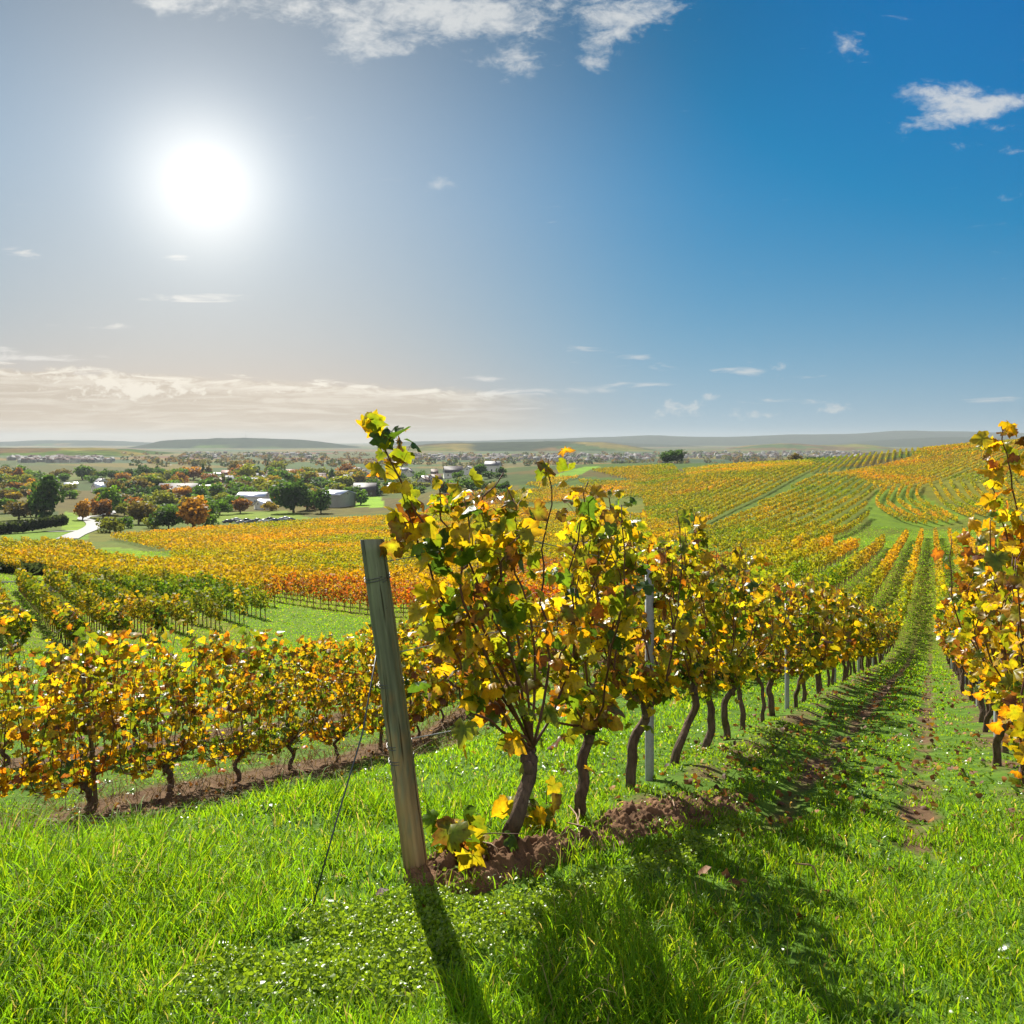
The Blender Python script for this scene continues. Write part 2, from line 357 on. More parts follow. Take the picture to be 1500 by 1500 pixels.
def plain_mat(name, col, rough=.8, spec=.3, nscale=None, namp=.3, metal=0.0, tinted=True, bump=0.0, stretch=None, crack=False):
    m, g, out = mat_new(name)
    p = g.new('ShaderNodeBsdfPrincipled'); c = col
    if tinted:
        at_ = g.new('ShaderNodeAttribute', attribute_name='tint'); c = g.mix(1.0, at_.outputs['Color'], col, 'MULTIPLY')
    if crack:
        tc2 = g.new('ShaderNodeTexCoord'); n2 = g.noise(g.vm('MULTIPLY', tc2.outputs['Object'], (1, 1, .035)), 55, 3, .5)
        c = g.mix(1.0, c, g.ramp(n2, [(.36, (.28, .26, .24)), (.43, (1, 1, 1))]), 'MULTIPLY')
    if nscale:
        tc = g.new('ShaderNodeTexCoord'); v = tc.outputs['Object']
        if stretch: v = g.vm('MULTIPLY', v, stretch)
        n = g.noise(v, nscale, 5, .6)
        c = g.mix(1.0, c, g.ramp(n, [(.25, (1 - namp,) * 3), (.75, (1 + namp,) * 3)]), 'MULTIPLY')
        if bump:
            b = g.new('ShaderNodeBump'); b.inputs['Strength'].default_value = bump; b.inputs['Distance'].default_value = .02
            g.l.new(n, b.inputs['Height']); g.l.new(b.outputs[0], p.inputs['Normal'])
    g.put(p.inputs['Base Color'], c); p.inputs['Roughness'].default_value = rough
    p.inputs['Specular IOR Level'].default_value = spec; p.inputs['Metallic'].default_value = metal
    g.l.new(p.outputs[0], out.inputs[0])
    return m
M_LEAF = leaf_mat('vine_leaf', .58, 1.8, .45, .38, 48)
M_ROWS = leaf_mat('vine_leaf_distant', .50, 1.6, .15, .6)
M_TREE = leaf_mat('tree_leaf', .5, 1.7, .15, .6)
M_GRASS = leaf_mat('grass_blade', .6, 1.9, .2, .5)
M_HERB = leaf_mat('herb_leaf', .5, 1.7, .5, .33)
M_DRY = leaf_mat('dry_leaf', .3, 1.2, .2, .6)
M_BARK = plain_mat('vine_bark', (.115, .078, .054), .9, .15, 40, .6, bump=.8, stretch=(1, 1, .25))
M_CANE = plain_mat('cane_bark', (.11, .05, .025), .6, .3, 30, .4)
M_WOOD = plain_mat('weathered_post_wood', (.19, .175, .13), .85, .2, 22, .55, bump=.9, stretch=(1, 1, .07), crack=True)
M_STEEL = plain_mat('galvanised_steel', (.31, .335, .33), .5, .5, 60, .2, metal=.35)
M_WIRE = plain_mat('trellis_wire', (.30, .31, .32), .4, .5, metal=.8)
M_SOIL = plain_mat('bare_soil', (.135, .08, .045), .95, .1, 9, .55, bump=1.0)
M_ROAD = plain_mat('worn_asphalt', (.20, .205, .215), .32, .5, .6, .15)
M_GRAVEL = plain_mat('gravel_track', (.26, .23, .19), .9, .2, 2, .3)
M_WALL = plain_mat('house_plaster', (.75, .72, .66), .85, .2, .6, .12)
M_ROOF = plain_mat('roof_covering', (1, 1, 1), .65, .3, 1.2, .2)
M_ROOFM = plain_mat('sheet_metal_roof', (.62, .64, .66), .28, .6, .5, .1, metal=.5)
M_GLASS = plain_mat('window_glass', (.03, .04, .05), .1, .6)
M_PAINT = plain_mat('car_paint', (1, 1, 1), .25, .6)
M_RUBBER = plain_mat('tyre_rubber', (.02, .02, .02), .8, .2)

def ground_material():
    m, g, out = mat_new('ground_grass_and_soil')
    tc = g.new('ShaderNodeTexCoord'); P = tc.outputs['Object']
    sp = g.new('ShaderNodeSeparateXYZ'); g.put(sp.inputs[0], P); X, Y, Z = sp.outputs
    x0 = g.m('SUBTRACT', X, g.m('MULTIPLY', Y, ROW_T))
    at_ = g.new('ShaderNodeAttribute', attribute_name='tint'); al = at_.outputs['Alpha']
    n_f = g.noise(P, 6.0, 6, .65); n_m = g.noise(P, 1.1, 4, .6); n_l = g.noise(P, .09, 4, .6)
    grass = g.ramp(n_f, [(.25, (.030, .06, .006)), (.5, (.07, .14, .012)), (.75, (.12, .20, .02))])
    soil = g.ramp(n_f, [(.25, (.055, .031, .016)), (.6, (.14, .085, .045)), (.8, (.21, .145, .08))])
    # soil strips under the vines and in the wheel tracks of the grassed aisle
    def band(c, w): return g.m('EXPONENT', g.m('MULTIPLY', g.m('POWER', g.m('ABSOLUTE', g.m('DIVIDE', g.m('SUBTRACT', x0, c), w)), 2.0), -1.0))
    b = g.m('MULTIPLY', band(-1.0, .2), .74)
    for c, w, a in ((-.08, .2, .66), (-1.75, .40, .55), (.72, .45, .55), (-9.0, .7, .95), (-7.3, .35, .6), (-12.3, .6, .95), (-5.0, .4, .7), (-15.2, .6, .8)):
        b = g.m('MAXIMUM', b, g.m('MULTIPLY', band(c, w), a))
    b = g.m('MULTIPLY', b, g.smooth(Y, 3.0, 5.5)); b = g.m('MULTIPLY', b, g.m('SUBTRACT', 1.0, g.m('MULTIPLY', g.smooth(Y, 40, 90), .7)))
    k = g.smooth(g.m('ADD', b, g.m('MULTIPLY', g.m('SUBTRACT', n_m, .5), 1.6)), .35, .75)
    near = g.mix(k, grass, soil)
    far = g.mix(1.0, at_.outputs['Color'], g.ramp(n_l, [(.3, (.7, .72, .7)), (.7, (1.25, 1.2, 1.15))]), 'MULTIPLY')
    far = g.mix(1.0, far, g.ramp(n_m, [(.3, (.75, .75, .75)), (.7, (1.2, 1.2, 1.2))]), 'MULTIPLY')
    c = g.mix(al, near, far)
    p = g.new('ShaderNodeBsdfPrincipled'); g.put(p.inputs['Base Color'], c)
    p.inputs['Roughness'].default_value = .95; p.inputs['Specular IOR Level'].default_value = .1
    bp = g.new('ShaderNodeBump'); bp.inputs['Strength'].default_value = .7; bp.inputs['Distance'].default_value = .05
    g.l.new(n_f, bp.inputs['Height']); g.l.new(bp.outputs[0], p.inputs['Normal'])
    g.l.new(p.outputs[0], out.inputs[0]); return m

# field patches of the open country far away: nearest of many seeds in slanted strips
def patch_colour(X, Y, seed, sx, sy, rot, pal):
    c, s_ = math.cos(rot), math.sin(rot)
    a = (X * c + Y * s_) / sx; b = (-X * s_ + Y * c) / sy
    a = a + .35 * vnoise(a * .7, b * .7, seed + 5); ia = np.floor(a); ib = np.floor(b + .5 * hash2(ia, ia * 0, seed + 9))
    r = hash2(ia, ib, seed); pal = np.array(pal)
    return pal[np.minimum((r * len(pal)).astype(int), len(pal) - 1)]
PAL_FAR = [(.03, .07, .006), (.045, .085, .006), (.07, .075, .006), (.13, .10, .008), (.16, .10, .008), (.06, .09, .008), (.13, .045, .012), (.10, .085, .010), (.025, .06, .008), (.15, .12, .010), (.05, .075, .008)]
PAL_VINE = [(.10, .125, .006), (.125, .13, .006), (.085, .12, .006)]
# ------------------------------------------------------------------ ground sheet
GREEN_PATCHES = []   # bright meadows (polygons, colour)
def build_ground():
    a_f = np.radians(np.linspace(-46, 46, 560)); a_b = np.radians(np.linspace(46, 314, 70)[1:-1])
    ang = np.concatenate([a_f, a_b]); R = np.exp(np.linspace(math.log(.5), math.log(16000), 400))
    A, RR = np.meshgrid(ang, R); X = RR * np.sin(A); Y = RR * np.cos(A); Zg = ground_z(X, Y)
    V = np.stack([X, Y, Zg], -1).reshape(-1, 3); n = len(ang); m = len(R)
    i = np.arange(m - 1)[:, None] * n; j = np.arange(n)[None]; j2 = (j + 1) % n
    q = np.stack([i + j, i + n + j, i + n + j2, i + j2], -1).reshape(-1, 4)
    V = np.concatenate([V, [[0, 0, float(ground_z(0, .01))]]])
    fan = np.array([(len(V) - 1, j_, (j_ + 1) % n) for j_ in range(n)])
    x, y = V[:, 0], V[:, 1]
    c = patch_colour(x, y, 11, 55, 160, -.6, PAL_VINE)
    cf = patch_colour(x, y, 31, 170, 420, .9, PAL_FAR)
    w = S(y, 900, 1100)[:, None]; c = c * (1 - w) + cf * w
    mid = patch_colour(x, y, 71, 40, 110, .5, [(.04, .085, .005), (.06, .085, .005), (.085, .06, .008), (.05, .10, .005), (.10, .08, .006), (.03, .06, .005)])
    wm = (S(y, 380, 420) * (1 - S(y, 850, 900)))[:, None] * .85; c = c * (1 - wm) + mid * wm
    for pl, col in GREEN_PATCHES:
        c[inpoly(x, y, pl)] = col
    col = np.ones((len(V), 4), np.float32); col[:, :3] = c; col[:, 3] = S(y, 22, 60)
    me = mesh_np('ground', V, [q, fan], c, True)
    me.color_attributes['tint'].data.foreach_set('color', col.ravel())
    return tag(link('ground', me, ground_material()), kind='structure')
GREEN_PATCHES += [
    (poly((0, 806), (0, 783), (60, 777), (130, 776), (128, 790), (98, 793)), (0.121, 0.212, 0.004)),
    (poly((88, 776), (95, 750), (118, 750), (128, 765), (120, 777)), (0.158, 0.250, 0.005)),
    (poly((300, 766), (310, 752), (420, 748), (460, 760)), (0.145, 0.212, 0.005)),
    (poly((518, 742), (530, 724), (560, 728), (562, 744)), (0.193, 0.346, 0.005)),
    (poly((0, 697), (0, 688), (60, 690), (50, 697)), (0.145, 0.231, 0.007)),
    (poly((0, 711), (60, 697), (88, 701), (60, 706)), (0.290, 0.077, 0.007)),
    (poly((135, 812), (150, 802), (190, 803), (245, 816), (240, 826), (190, 820)), (0.145, 0.231, 0.005)),
    (poly((230, 880), (430, 885), (545, 908), (560, 960), (380, 960), (370, 925), (330, 905), (235, 892)), (0.085, 0.150, 0.006)),
    (poly((1345, 775), (1500, 776), (1500, 790), (1240, 800), (1150, 815), (1240, 790)), (0.121, 0.192, 0.004)),
    (poly((1280, 775), (1268, 745), (1283, 718), (1330, 712), (1420, 757), (1350, 776)), (0.109, 0.183, 0.004)),
    (poly((995, 792), (1180, 694), (1190, 698), (1010, 793)), (0.085, 0.135, 0.005)),
    (poly((800, 700), (855, 684), (880, 683), (840, 700), (800, 712)), (0.133, 0.260, 0.005)),
]
build_ground()

# ------------------------------------------------------------------ roads and tracks lying on the ground
def ribbon(name, pts, width, mat, lift=.12, n=80, kind='structure'):
    P = np.array([at(*p)[:2] for p in pts]); t = np.linspace(0, 1, len(P)); ti = np.linspace(0, 1, n)
    x = pchip(t, P[:, 0], ti); y = pchip(t, P[:, 1], ti)
    w = np.broadcast_to(np.asarray(width, float), (len(P),)); w = np.interp(ti, t, w)
    T = np.stack([np.gradient(x), np.gradient(y)], 1); T /= np.linalg.norm(T, axis=1)[:, None]; N = np.stack([T[:, 1], -T[:, 0]], 1)
    rows = []
    for s in (-1, -.5, 0, .5, 1):
        px_ = x + N[:, 0] * s * w / 2; py_ = y + N[:, 1] * s * w / 2
        rows.append(np.stack([px_, py_, ground_z(px_, py_) + lift], 1))
    V = np.stack(rows, 1).reshape(-1, 3); i = np.arange(n - 1)[:, None] * 5; j = np.arange(4)[None]
    q = np.stack([i + j, i + j + 1, i + j + 6, i + j + 5], -1).reshape(-1, 4)
    return tag(link(name, mesh_np(name, V, [q], smooth=True), mat), kind=kind)
ribbon('road', [(98, 790), (112, 783), (130, 776), (138, 770), (133, 764), (122, 760), (128, 757), (148, 756), (168, 750), (185, 742)], [6, 6, 6, 6, 5.5, 5, 5, 5, 4.5, 4], M_ROAD, .25)
ribbon('side_road', [(62, 779), (86, 779), (112, 778), (128, 777)], 3.2, M_ROAD, .2)
ribbon('path', [(0, 853), (40, 853), (75, 861), (130, 872), (190, 878), (240, 886)], 2.6, M_GRAVEL, .06)

# ------------------------------------------------------------------ far hills
M_HILL = None
def hill_material():
    m, g, out = mat_new('far_hill_fields_and_woods')
    at_ = g.new('ShaderNodeAttribute', attribute_name='tint')
    tc = g.new('ShaderNodeTexCoord'); n = g.noise(tc.outputs['Object'], .012, 6, .65)
    c = g.mix(1.0, at_.outputs['Color'], g.ramp(n, [(.35, (.45, .5, .5)), (.65, (1.3, 1.25, 1.2))]), 'MULTIPLY')
    p = g.new('ShaderNodeBsdfPrincipled'); g.put(p.inputs['Base Color'], c); p.inputs['Roughness'].default_value = 1
    p.inputs['Specular IOR Level'].default_value = 0; g.l.new(p.outputs[0], out.inputs[0]); return m
M_HILL = hill_material()
def hill(name, D, depth, prof, wood=.5, seed=1):
    """a long hill D metres off; prof lists its skyline as photo points"""
    pxs = np.linspace(prof[0][0], prof[-1][0], 260); top = pchip([p[0] for p in prof], [p[1] for p in prof], pxs)
    nk = 26; V = np.zeros((nk, len(pxs), 3)); col = np.zeros((nk, len(pxs), 3))
    base = -62
    for k in range(nk):
        t = k / (nk - 1); d = D + (t - .55) * depth
        crest = math.sin(math.pi * min(t / .55, 1) / 2) ** 1.25 if t < .55 else math.cos(math.pi * (t - .55) / .9) ** .8 if t < .999 else 0
        u = (pxs - 750) / F; X = u * D * (1 + (t - .55) * depth / D * .6); Y = np.full_like(X, d)
        ztop = (EYE - top) / F * D
        rough = (fbm(X / 420, Y / 420, seed, 3) - .5) * 26 * min(1, D / 6000) + (fbm(X / 70, Y / 70, seed + 3, 2) - .5) * 7
        V[k, :, 0] = X; V[k, :, 1] = Y; V[k, :, 2] = base + (ztop - base) * crest + rough * crest * (1 - .6 * (abs(t - .55) < .05))
        pc = patch_colour(X, Y, seed + 40, 150 + D * .02, 330 + D * .04, .5, [(.08, .13, .02), (.15, .15, .02), (.19, .15, .03), (.10, .14, .02), (.14, .09, .03), (.06, .10, .02)])
        f = S(fbm(X / 600, Y / 500, seed + 7, 3) + .25 * (crest - .6), 1 - wood - .06, 1 - wood + .06)[:, None]
        col[k] = pc * (1 - f) + np.array([.032, .045, .018]) * f
    n = len(pxs); i = np.arange(nk - 1)[:, None] * n; j = np.arange(n - 1)[None]
    q = np.stack([i + j, i + j + 1, i + n + j + 1, i + n + j], -1).reshape(-1, 4)
    return tag(link(name, mesh_np(name, V.reshape(-1, 3), [q], col.reshape(-1, 3), True), M_HILL), kind='structure')
hill('hills', 3000, 1500, [(-260, 655), (-60, 655), (60, 656), (130, 656), (190, 659), (250, 666), (330, 672)], .22, 3)
hill('hills', 6200, 1500, [(150, 664), (225, 650), (245, 645), (290, 643), (350, 642), (430, 643), (480, 648), (560, 660), (640, 668)], .75, 9)
hill('hills', 9500, 2600, [(-400, 644), (-150, 646), (0, 647), (60, 645), (130, 645), (200, 648), (270, 650), (420, 649), (560, 653)], .8, 15)
hill('hills', 4600, 1500, [(520, 668), (600, 654), (640, 650), (720, 648), (800, 647), (880, 648), (925, 654), (985, 664), (1040, 670)], .33, 21)
hill('hills', 7600, 2000, [(700, 652), (830, 646), (900, 648), (1000, 652), (1080, 656), (1200, 652), (1300, 645), (1400, 640), (1500, 640), (1800, 640)], .78, 27)
hill('hills', 5000, 1600, [(990, 672), (1060, 660), (1120, 652), (1160, 650), (1210, 653), (1260, 651), (1330, 660), (1420, 664), (1520, 668)], .25, 33)
hill('hills', 9900, 3000, [(560, 648), (720, 645), (840, 642), (950, 638), (1050, 640), (1150, 637), (1250, 635), (1330, 631), (1400, 632), (1500, 634), (1850, 632)], .85, 39)
# ------------------------------------------------------------------ leaves
_half = [(.07, -.05), (.22, -.21), (.40, -.20), (.52, -.06), (.49, .09), (.62, .27), (.52, .40), (.43, .44), (.40, .60), (.24, .70), (.13, .86)]
_out = [(0, .02)] + _half + [(0, 1.0)] + [(-x, y) for x, y in _half[::-1]]
def leaf_shape(outline, c=(0, .28), fold=.28, droop=.3):
    P = np.array([c] + list(outline), float); z = -fold * np.abs(P[:, 0]) - droop * (P[:, 1] - .1) ** 2
    n = len(outline)
    return np.column_stack([P, z]), np.array([(0, 1 + i, 1 + (i + 1) % n) for i in range(n)])
LEAF0 = leaf_shape(_out)
LEAF1 = leaf_shape([(0, 0), (.42, -.12), (.58, .28), (.30, .62), (0, 1.0), (-.30, .62), (-.58, .28), (-.42, -.12)])
LEAF2 = leaf_shape([(0, -.1), (.55, .2), (0, 1.0), (-.55, .2)])
def leaf_frames(rg, n, tipdir=None, droop=.55, spread=1.0):
    """random leaf frames: columns x (width), y (tip), z (normal)"""
    a = rg.random(n) * 2 * math.pi
    t = np.stack([np.cos(a) * spread, np.sin(a) * spread, -droop + .55 * rg.standard_normal(n)], 1)
    if tipdir is not None: t = t + tipdir
    t /= np.linalg.norm(t, axis=1)[:, None]
    nn = np.stack([rg.standard_normal(n) * .8, rg.standard_normal(n) * .8, .55 + .5 * rg.standard_normal(n)], 1)
    nn -= (nn * t).sum(1)[:, None] * t; nn /= np.linalg.norm(nn, axis=1)[:, None] + 1e-9
    x = np.cross(t, nn)
    return np.stack([x, t, nn], -1)
def place_leaves(geo, rg, shape, pos, size, R, col_c, col_e):
    """col_c colour at the veins, col_e at the edges"""
    V0, Fc = shape; n = len(pos); k = len(V0)
    L = V0[None] * size[:, None, None]
    L = L * (1 + .10 * rg.standard_normal((n, k, 1)) * (np.arange(k) > 0)[None, :, None])
    L[:, :, 2] *= (.3 + 2.2 * rg.random(n))[:, None]
    L[:, :, 2] += size[:, None] * .07 * rg.standard_normal((n, k))
    V = np.einsum('nij,nkj->nki', R, L) + pos[:, None]
    T = np.repeat(col_e[:, None], k, 1); T[:, 0] = col_c
    Fa = (Fc[None] + (np.arange(n) * k)[:, None, None]).reshape(-1, Fc.shape[1])
    geo.add(V.reshape(-1, 3), Fa, T.reshape(-1, 3))
C_GREEN, C_DGREEN, C_YG, C_YEL, C_GOLD, C_ORA, C_BRN, C_RED = [np.array(c) for c in (
    (.10, .17, .012), (.05, .10, .012), (.225, .245, .012), (.48, .365, .012), (.53, .30, .009), (.46, .155, .009), (.18, .07, .018), (.36, .035, .022))]
PALS = {  # weights over GREEN, DGREEN, YG, YEL, GOLD, ORA, BRN, RED
 'mixed': (.23, .15, .32, .20, .04, .015, .03, 0), 'yellow': (.17, .06, .28, .31, .12, .03, .03, 0), 'orange': (.12, .07, .24, .30, .18, .04, .05, 0),
 'lowyellow': (.18, .06, .26, .32, .12, .03, .03, 0), 'green': (.42, .24, .24, .07, .02, 0, .01, 0), 'red': (.08, .04, .10, .10, .10, .20, .06, .32), 'gold': (.09, .03, .19, .36, .26, .05, .03, 0),
 'olive': (.17, .06, .38, .27, .08, .02, .02, 0)}
PCOL = np.stack([C_GREEN, C_DGREEN, C_YG, C_YEL, C_GOLD, C_ORA, C_BRN, C_RED])
def pick(rg, pal, n):
    w = np.array(PALS[pal]); i = rg.choice(8, n, p=w / w.sum())
    c = PCOL[i] * (.75 + .5 * rg.random((n, 1)))
    e = c.copy(); turn = rg.random(n) < .6            # edges turn first
    j = np.where(i <= 1, 2, np.where(i == 2, 3, np.where(i == 3, 4, np.where(i == 4, 5, 6))))
    e[turn] = PCOL[j[turn]] * .85; br = rg.random(n) < .13; e[br] = np.array([.17, .075, .018])
    return c, e

# ------------------------------------------------------------------ one grapevine
def smooth_path(P, n):
    P = np.asarray(P, float); t = np.linspace(0, 1, len(P)); ti = np.linspace(0, 1, n)
    return np.stack([pchip(t, P[:, k], ti) for k in range(3)], 1)
def vine_meshes(seed, pal, lod, height=2.0, lean=(0.1, 0.0), width=.62, head=.62, n_canes=9, per_m=17, size=.115, canes=None, low=True, thick=.037, arm=.55, extra=()):
    """meshes of a trained vine in its own frame: x along the row, z up"""
    rg = np.random.default_rng(seed)
    hx, hy = lean
    k = {0: 16, 1: 8, 2: 5}[lod]; tp = []
    for i in range(k):
        t = i / (k - 1)
        tp.append((hx * t ** 1.3 + (.05 * math.sin(t * 7 + seed) + .018 * math.sin(t * 17 + seed * 3)) * t * (1.3 - t) * 2, hy * t + (.05 * math.sin(t * 6 + seed * 2) + .015 * math.sin(t * 19 + seed)) * t, head * t - .10 * (1 - t)))
    tp = np.array(tp); tr = thick * (1.12 - .32 * np.linspace(0, 1, k)); tr[-max(2, k // 6):] *= 1.3; tr[-1] *= .55; tr[0] *= 1.25
    g_t = Geo().tube(tp, tr, {0: 12, 1: 7, 2: 5}[lod], rough=.2, seed=seed)
    if lod < 2:                                     # knobbly head where old canes were cut
        for q in range(7 if lod == 0 else 2):
            a = q * 1.4 + rg.random(); r_ = thick * .75
            d = np.array([math.cos(a) * r_ * 1.2, math.sin(a) * r_, .015 + .05 * rg.random()])
            c = tp[-1 - (q % 3)] - (0, 0, .02)
            g_t.tube(np.array([c, c + d * .6, c + d * 1.0, c + d * 1.25]), [thick * .8, thick * .85, thick * .6, thick * .2], 8, rough=.25, seed=seed + q)
    top = tp[-1]; paths = []
    if canes is None:
        for c in range(n_canes):
            f = (c + .5) / n_canes * 2 - 1 + .25 * (rg.random() - .5)
            hgt = height * (1 - .22 * rg.random()) ; ex = hx * .5 + f * width * (1 + .25 * rg.random())
            ey = .16 * rg.standard_normal()
            mid = np.array([hx * .7 + f * width * (.75 + .3 * rg.random()), ey * .9 + .05 * rg.standard_normal(), head + (hgt - head) * (.35 + .15 * rg.random())])
            end = np.array([ex + .10 * rg.standard_normal(), ey + .08 * rg.standard_normal(), hgt])
            s0 = top + np.array([f * .04, .03 * rg.standard_normal(), 0])
            s1 = top + np.array([f * width * arm, ey * .35, .06 + .12 * rg.random()])
            paths.append(np.array([s0, s1, mid, (mid + end) / 2 + .05 * rg.standard_normal(3), end]))
        paths += list(extra)
    else: paths = canes
    cane_geos, lp, lc = [], [], []
    for ci, P in enumerate(paths):
        n = {0: 16, 1: 9, 2: 5}[lod]; Q = smooth_path(P, n)
        if lod == 0: Q[1:-1] += .008 * rg.standard_normal((n - 2, 3))
        L = np.linalg.norm(np.diff(Q, axis=0), axis=1).sum()
        gc = Geo().tube(Q, np.linspace(.0085, .0032, n) * (1 if lod < 1 else 1.25), 6 if lod == 0 else 4, tint=(.8 + .5 * rg.random(),) * 3)
        m = int(L * per_m); s = np.sort(rg.random(m)) ** .92 * .88 + .12
        B = np.stack([np.interp(s, np.linspace(0, 1, n), Q[:, q]) for q in range(3)], 1)
        a = rg.random(m) * 6.28; off = np.stack([np.cos(a) * .085, np.sin(a) * .075, .01 + .05 * rg.standard_normal(m)], 1) * (.6 + .9 * rg.random((m, 1)))
        E = B + off
        if lod == 0:
            for b, e in list(zip(B, E))[::2]: gc.tube(np.array([b, (b + e) / 2 + (0, 0, .012), e]), [.0016, .0013, .0011], 3, tint=(1.6, 1.0, .5), cap=False)
        cane_geos.append(gc); lp.append(E); lc.append(s)
    if low:                                          # a few leaves low round the head
        m = int(7 * (1 if lod == 0 else .6)); lp.append(top + np.stack([rg.standard_normal(m) * .2, rg.standard_normal(m) * .08, .02 + .10 * rg.standard_normal(m)], 1)); lc.append(np.ones(m) * .5)
    pos = np.concatenate(lp); n = len(pos); c, e = pick(rg, pal, n)
    sz = size * (.55 + .75 * rg.random(n)) * (1 if lod == 0 else 1.18)
    gl = Geo(); place_leaves(gl, rg, (LEAF0, LEAF1, LEAF2)[lod], pos, sz, leaf_frames(rg, n), c, e)
    me_t = g_t.mesh('trunk', True); me_l = gl.mesh('foliage', lod == 0)
    if lod == 0: me_c = [x.mesh('cane', True) for x in cane_geos]
    else:
        gg = Geo()
        for x in cane_geos:
            for V, T in zip(x.V, x.T): pass
            base = gg.n
            gg.V += x.V; gg.T += x.T
            for kk, fl in x.F.items(): gg.F.setdefault(kk, []).extend([f + base for f in fl])
            gg.n += x.n
        me_c = [gg.mesh('cane')]
    for me, mt in [(me_t, M_BARK), (me_l, M_LEAF)] + [(x, M_CANE) for x in me_c]: me.materials.append(mt)
    return me_t, me_l, me_c
VINE_N = 0
def put_vine(meshes, x, y, label, group, rz=None, sc=1.0, color=(1, 1, 1), sink=.0):
    global VINE_N; VINE_N += 1
    r = empty('grapevine', (x, y, float(ground_z(x, y)) - sink), math.atan2(ROW_D[1], ROW_D[0]) if rz is None else rz)
    r.scale = (sc, sc, sc); tag(r, label, 'grapevine', group)
    mt, ml, mc = meshes
    link('trunk', mt, None, r); f = link('foliage', ml, None, r); f.color = (*color, 1)
    for c in mc: link('cane', c, None, r)
    return r

# ------------------------------------------------------------------ where vines stand: rows of every field
# each entry: x, y, row heading, palette, height
PLANTS = []
def row_line(x0s, zr, pal, step=1.03, h=2.05, jit=.06, key=''):
    for x0 in x0s:
        zz = np.arange(zr[0], zr[1], step * ROW_D[1])
        for z in zz[rng.random(len(zz)) > (.09 if 'left' in key else 0) * (zz > 13)]: PLANTS.append((x0 + ROW_T * z + rng.normal() * jit, z + rng.normal() * jit * .6, math.atan2(ROW_D[1], ROW_D[0]), pal, h, key))
def field(pl, d, spacing, pal, step=1.1, h=1.95, key='', curve=0.0, gaps=.03, start=0.0):
    d = np.array(d, float); d /= np.linalg.norm(d); nrm = np.array([-d[1], d[0]]); P = np.array(pl)
    a = P @ d; b = P @ nrm; A = np.arange(a.min(), a.max(), step); B = np.arange(b.min() + start, b.max(), spacing)
    AA, BB = np.meshgrid(A, B); BBc = BB + curve * ((AA - a.mean()) / 100) ** 2
    X = AA * d[0] + BBc * nrm[0]; Y = AA * d[1] + BBc * nrm[1]
    ok = inpoly(X, Y, pl) & (rng.random(X.shape) > gaps)
    X, Y = X[ok] + rng.normal(0, .05, ok.sum()), Y[ok] + rng.normal(0, .05, ok.sum())
    rz = math.atan2(d[1], d[0])
    for x, y in zip(X, Y): PLANTS.append((x, y, rz, pal, h, key))
def curve_row(pts, pal, step=1.1, h=1.95, key=''):
    P = np.array([at(*p)[:2] for p in pts]); t = np.linspace(0, 1, len(P)); ti = np.linspace(0, 1, 300)
    Q = np.stack([pchip(t, P[:, 0], ti), pchip(t, P[:, 1], ti)], 1); L = np.concatenate([[0], np.cumsum(np.linalg.norm(np.diff(Q, axis=0), axis=1))])
    for s in np.arange(0, L[-1], step):
        x = np.interp(s, L, Q[:, 0]); y = np.interp(s, L, Q[:, 1]); x2 = np.interp(s + .5, L, Q[:, 0]); y2 = np.interp(s + .5, L, Q[:, 1])
        PLANTS.append((x, y, math.atan2(y2 - y, x2 - x + 1e-6), pal, h, key))
def adir(p, q): return at(*q)[:2] - at(*p)[:2]
row_line([-2.1], (8.35, 42), 'mixed', key='main')
row_line([-2.1], (42.3, 172), 'gold', key='main')
row_line([.75], (3.7, 172), 'orange', key='right')
row_line([-9.1], (5.2, 26), 'lowyellow', h=1.72, key='left')
row_line([-12.1], (8, 34), 'lowyellow', h=1.75, key='left2')
row_line([-15.1], (22, 36), 'olive', h=1.75, key='left2')
row_line([-4.98], (14.5, 40), 'yellow', h=1.95, key='second')
row_line([-4.98], (40.5, 165), 'gold', h=1.95, key='second')
row_line([-7.85], (19, 135), 'yellow', h=1.95, key='block')
row_line([-10.7], (30, 118), 'gold', h=1.95, key='block')
row_line([-13.6], (38, 112), 'gold', h=1.95, key='block')
row_line([-16.5, -19.4], (44, 104), 'gold', h=1.95, key='block')
row_line([-22.3, -25.2, -28.1], (50, 96), 'red', h=1.9, key='block')
row_line([3.6], (14, 172), 'orange', h=2.0, key='block')
row_line([6.5, 9.4, 12.3], (30, 170), 'gold', h=2.0, key='block')
# green block on the left, rows running up and away to the left
dA = np.array([-.56, .83])
for i, (X, Y) in enumerate([(-20.6 + .33 * k, 30 + 3.7 * k) for k in range(-1, 9)]):
    for s in np.arange(0, 44, 1.1):
        x, y = X + dA[0] * s, Y + dA[1] * s
        if y < 82 - i * .5: PLANTS.append((x, y, math.atan2(dA[1], dA[0]), 'green' if rng.random() < .8 else 'olive', 2.05, 'green'))
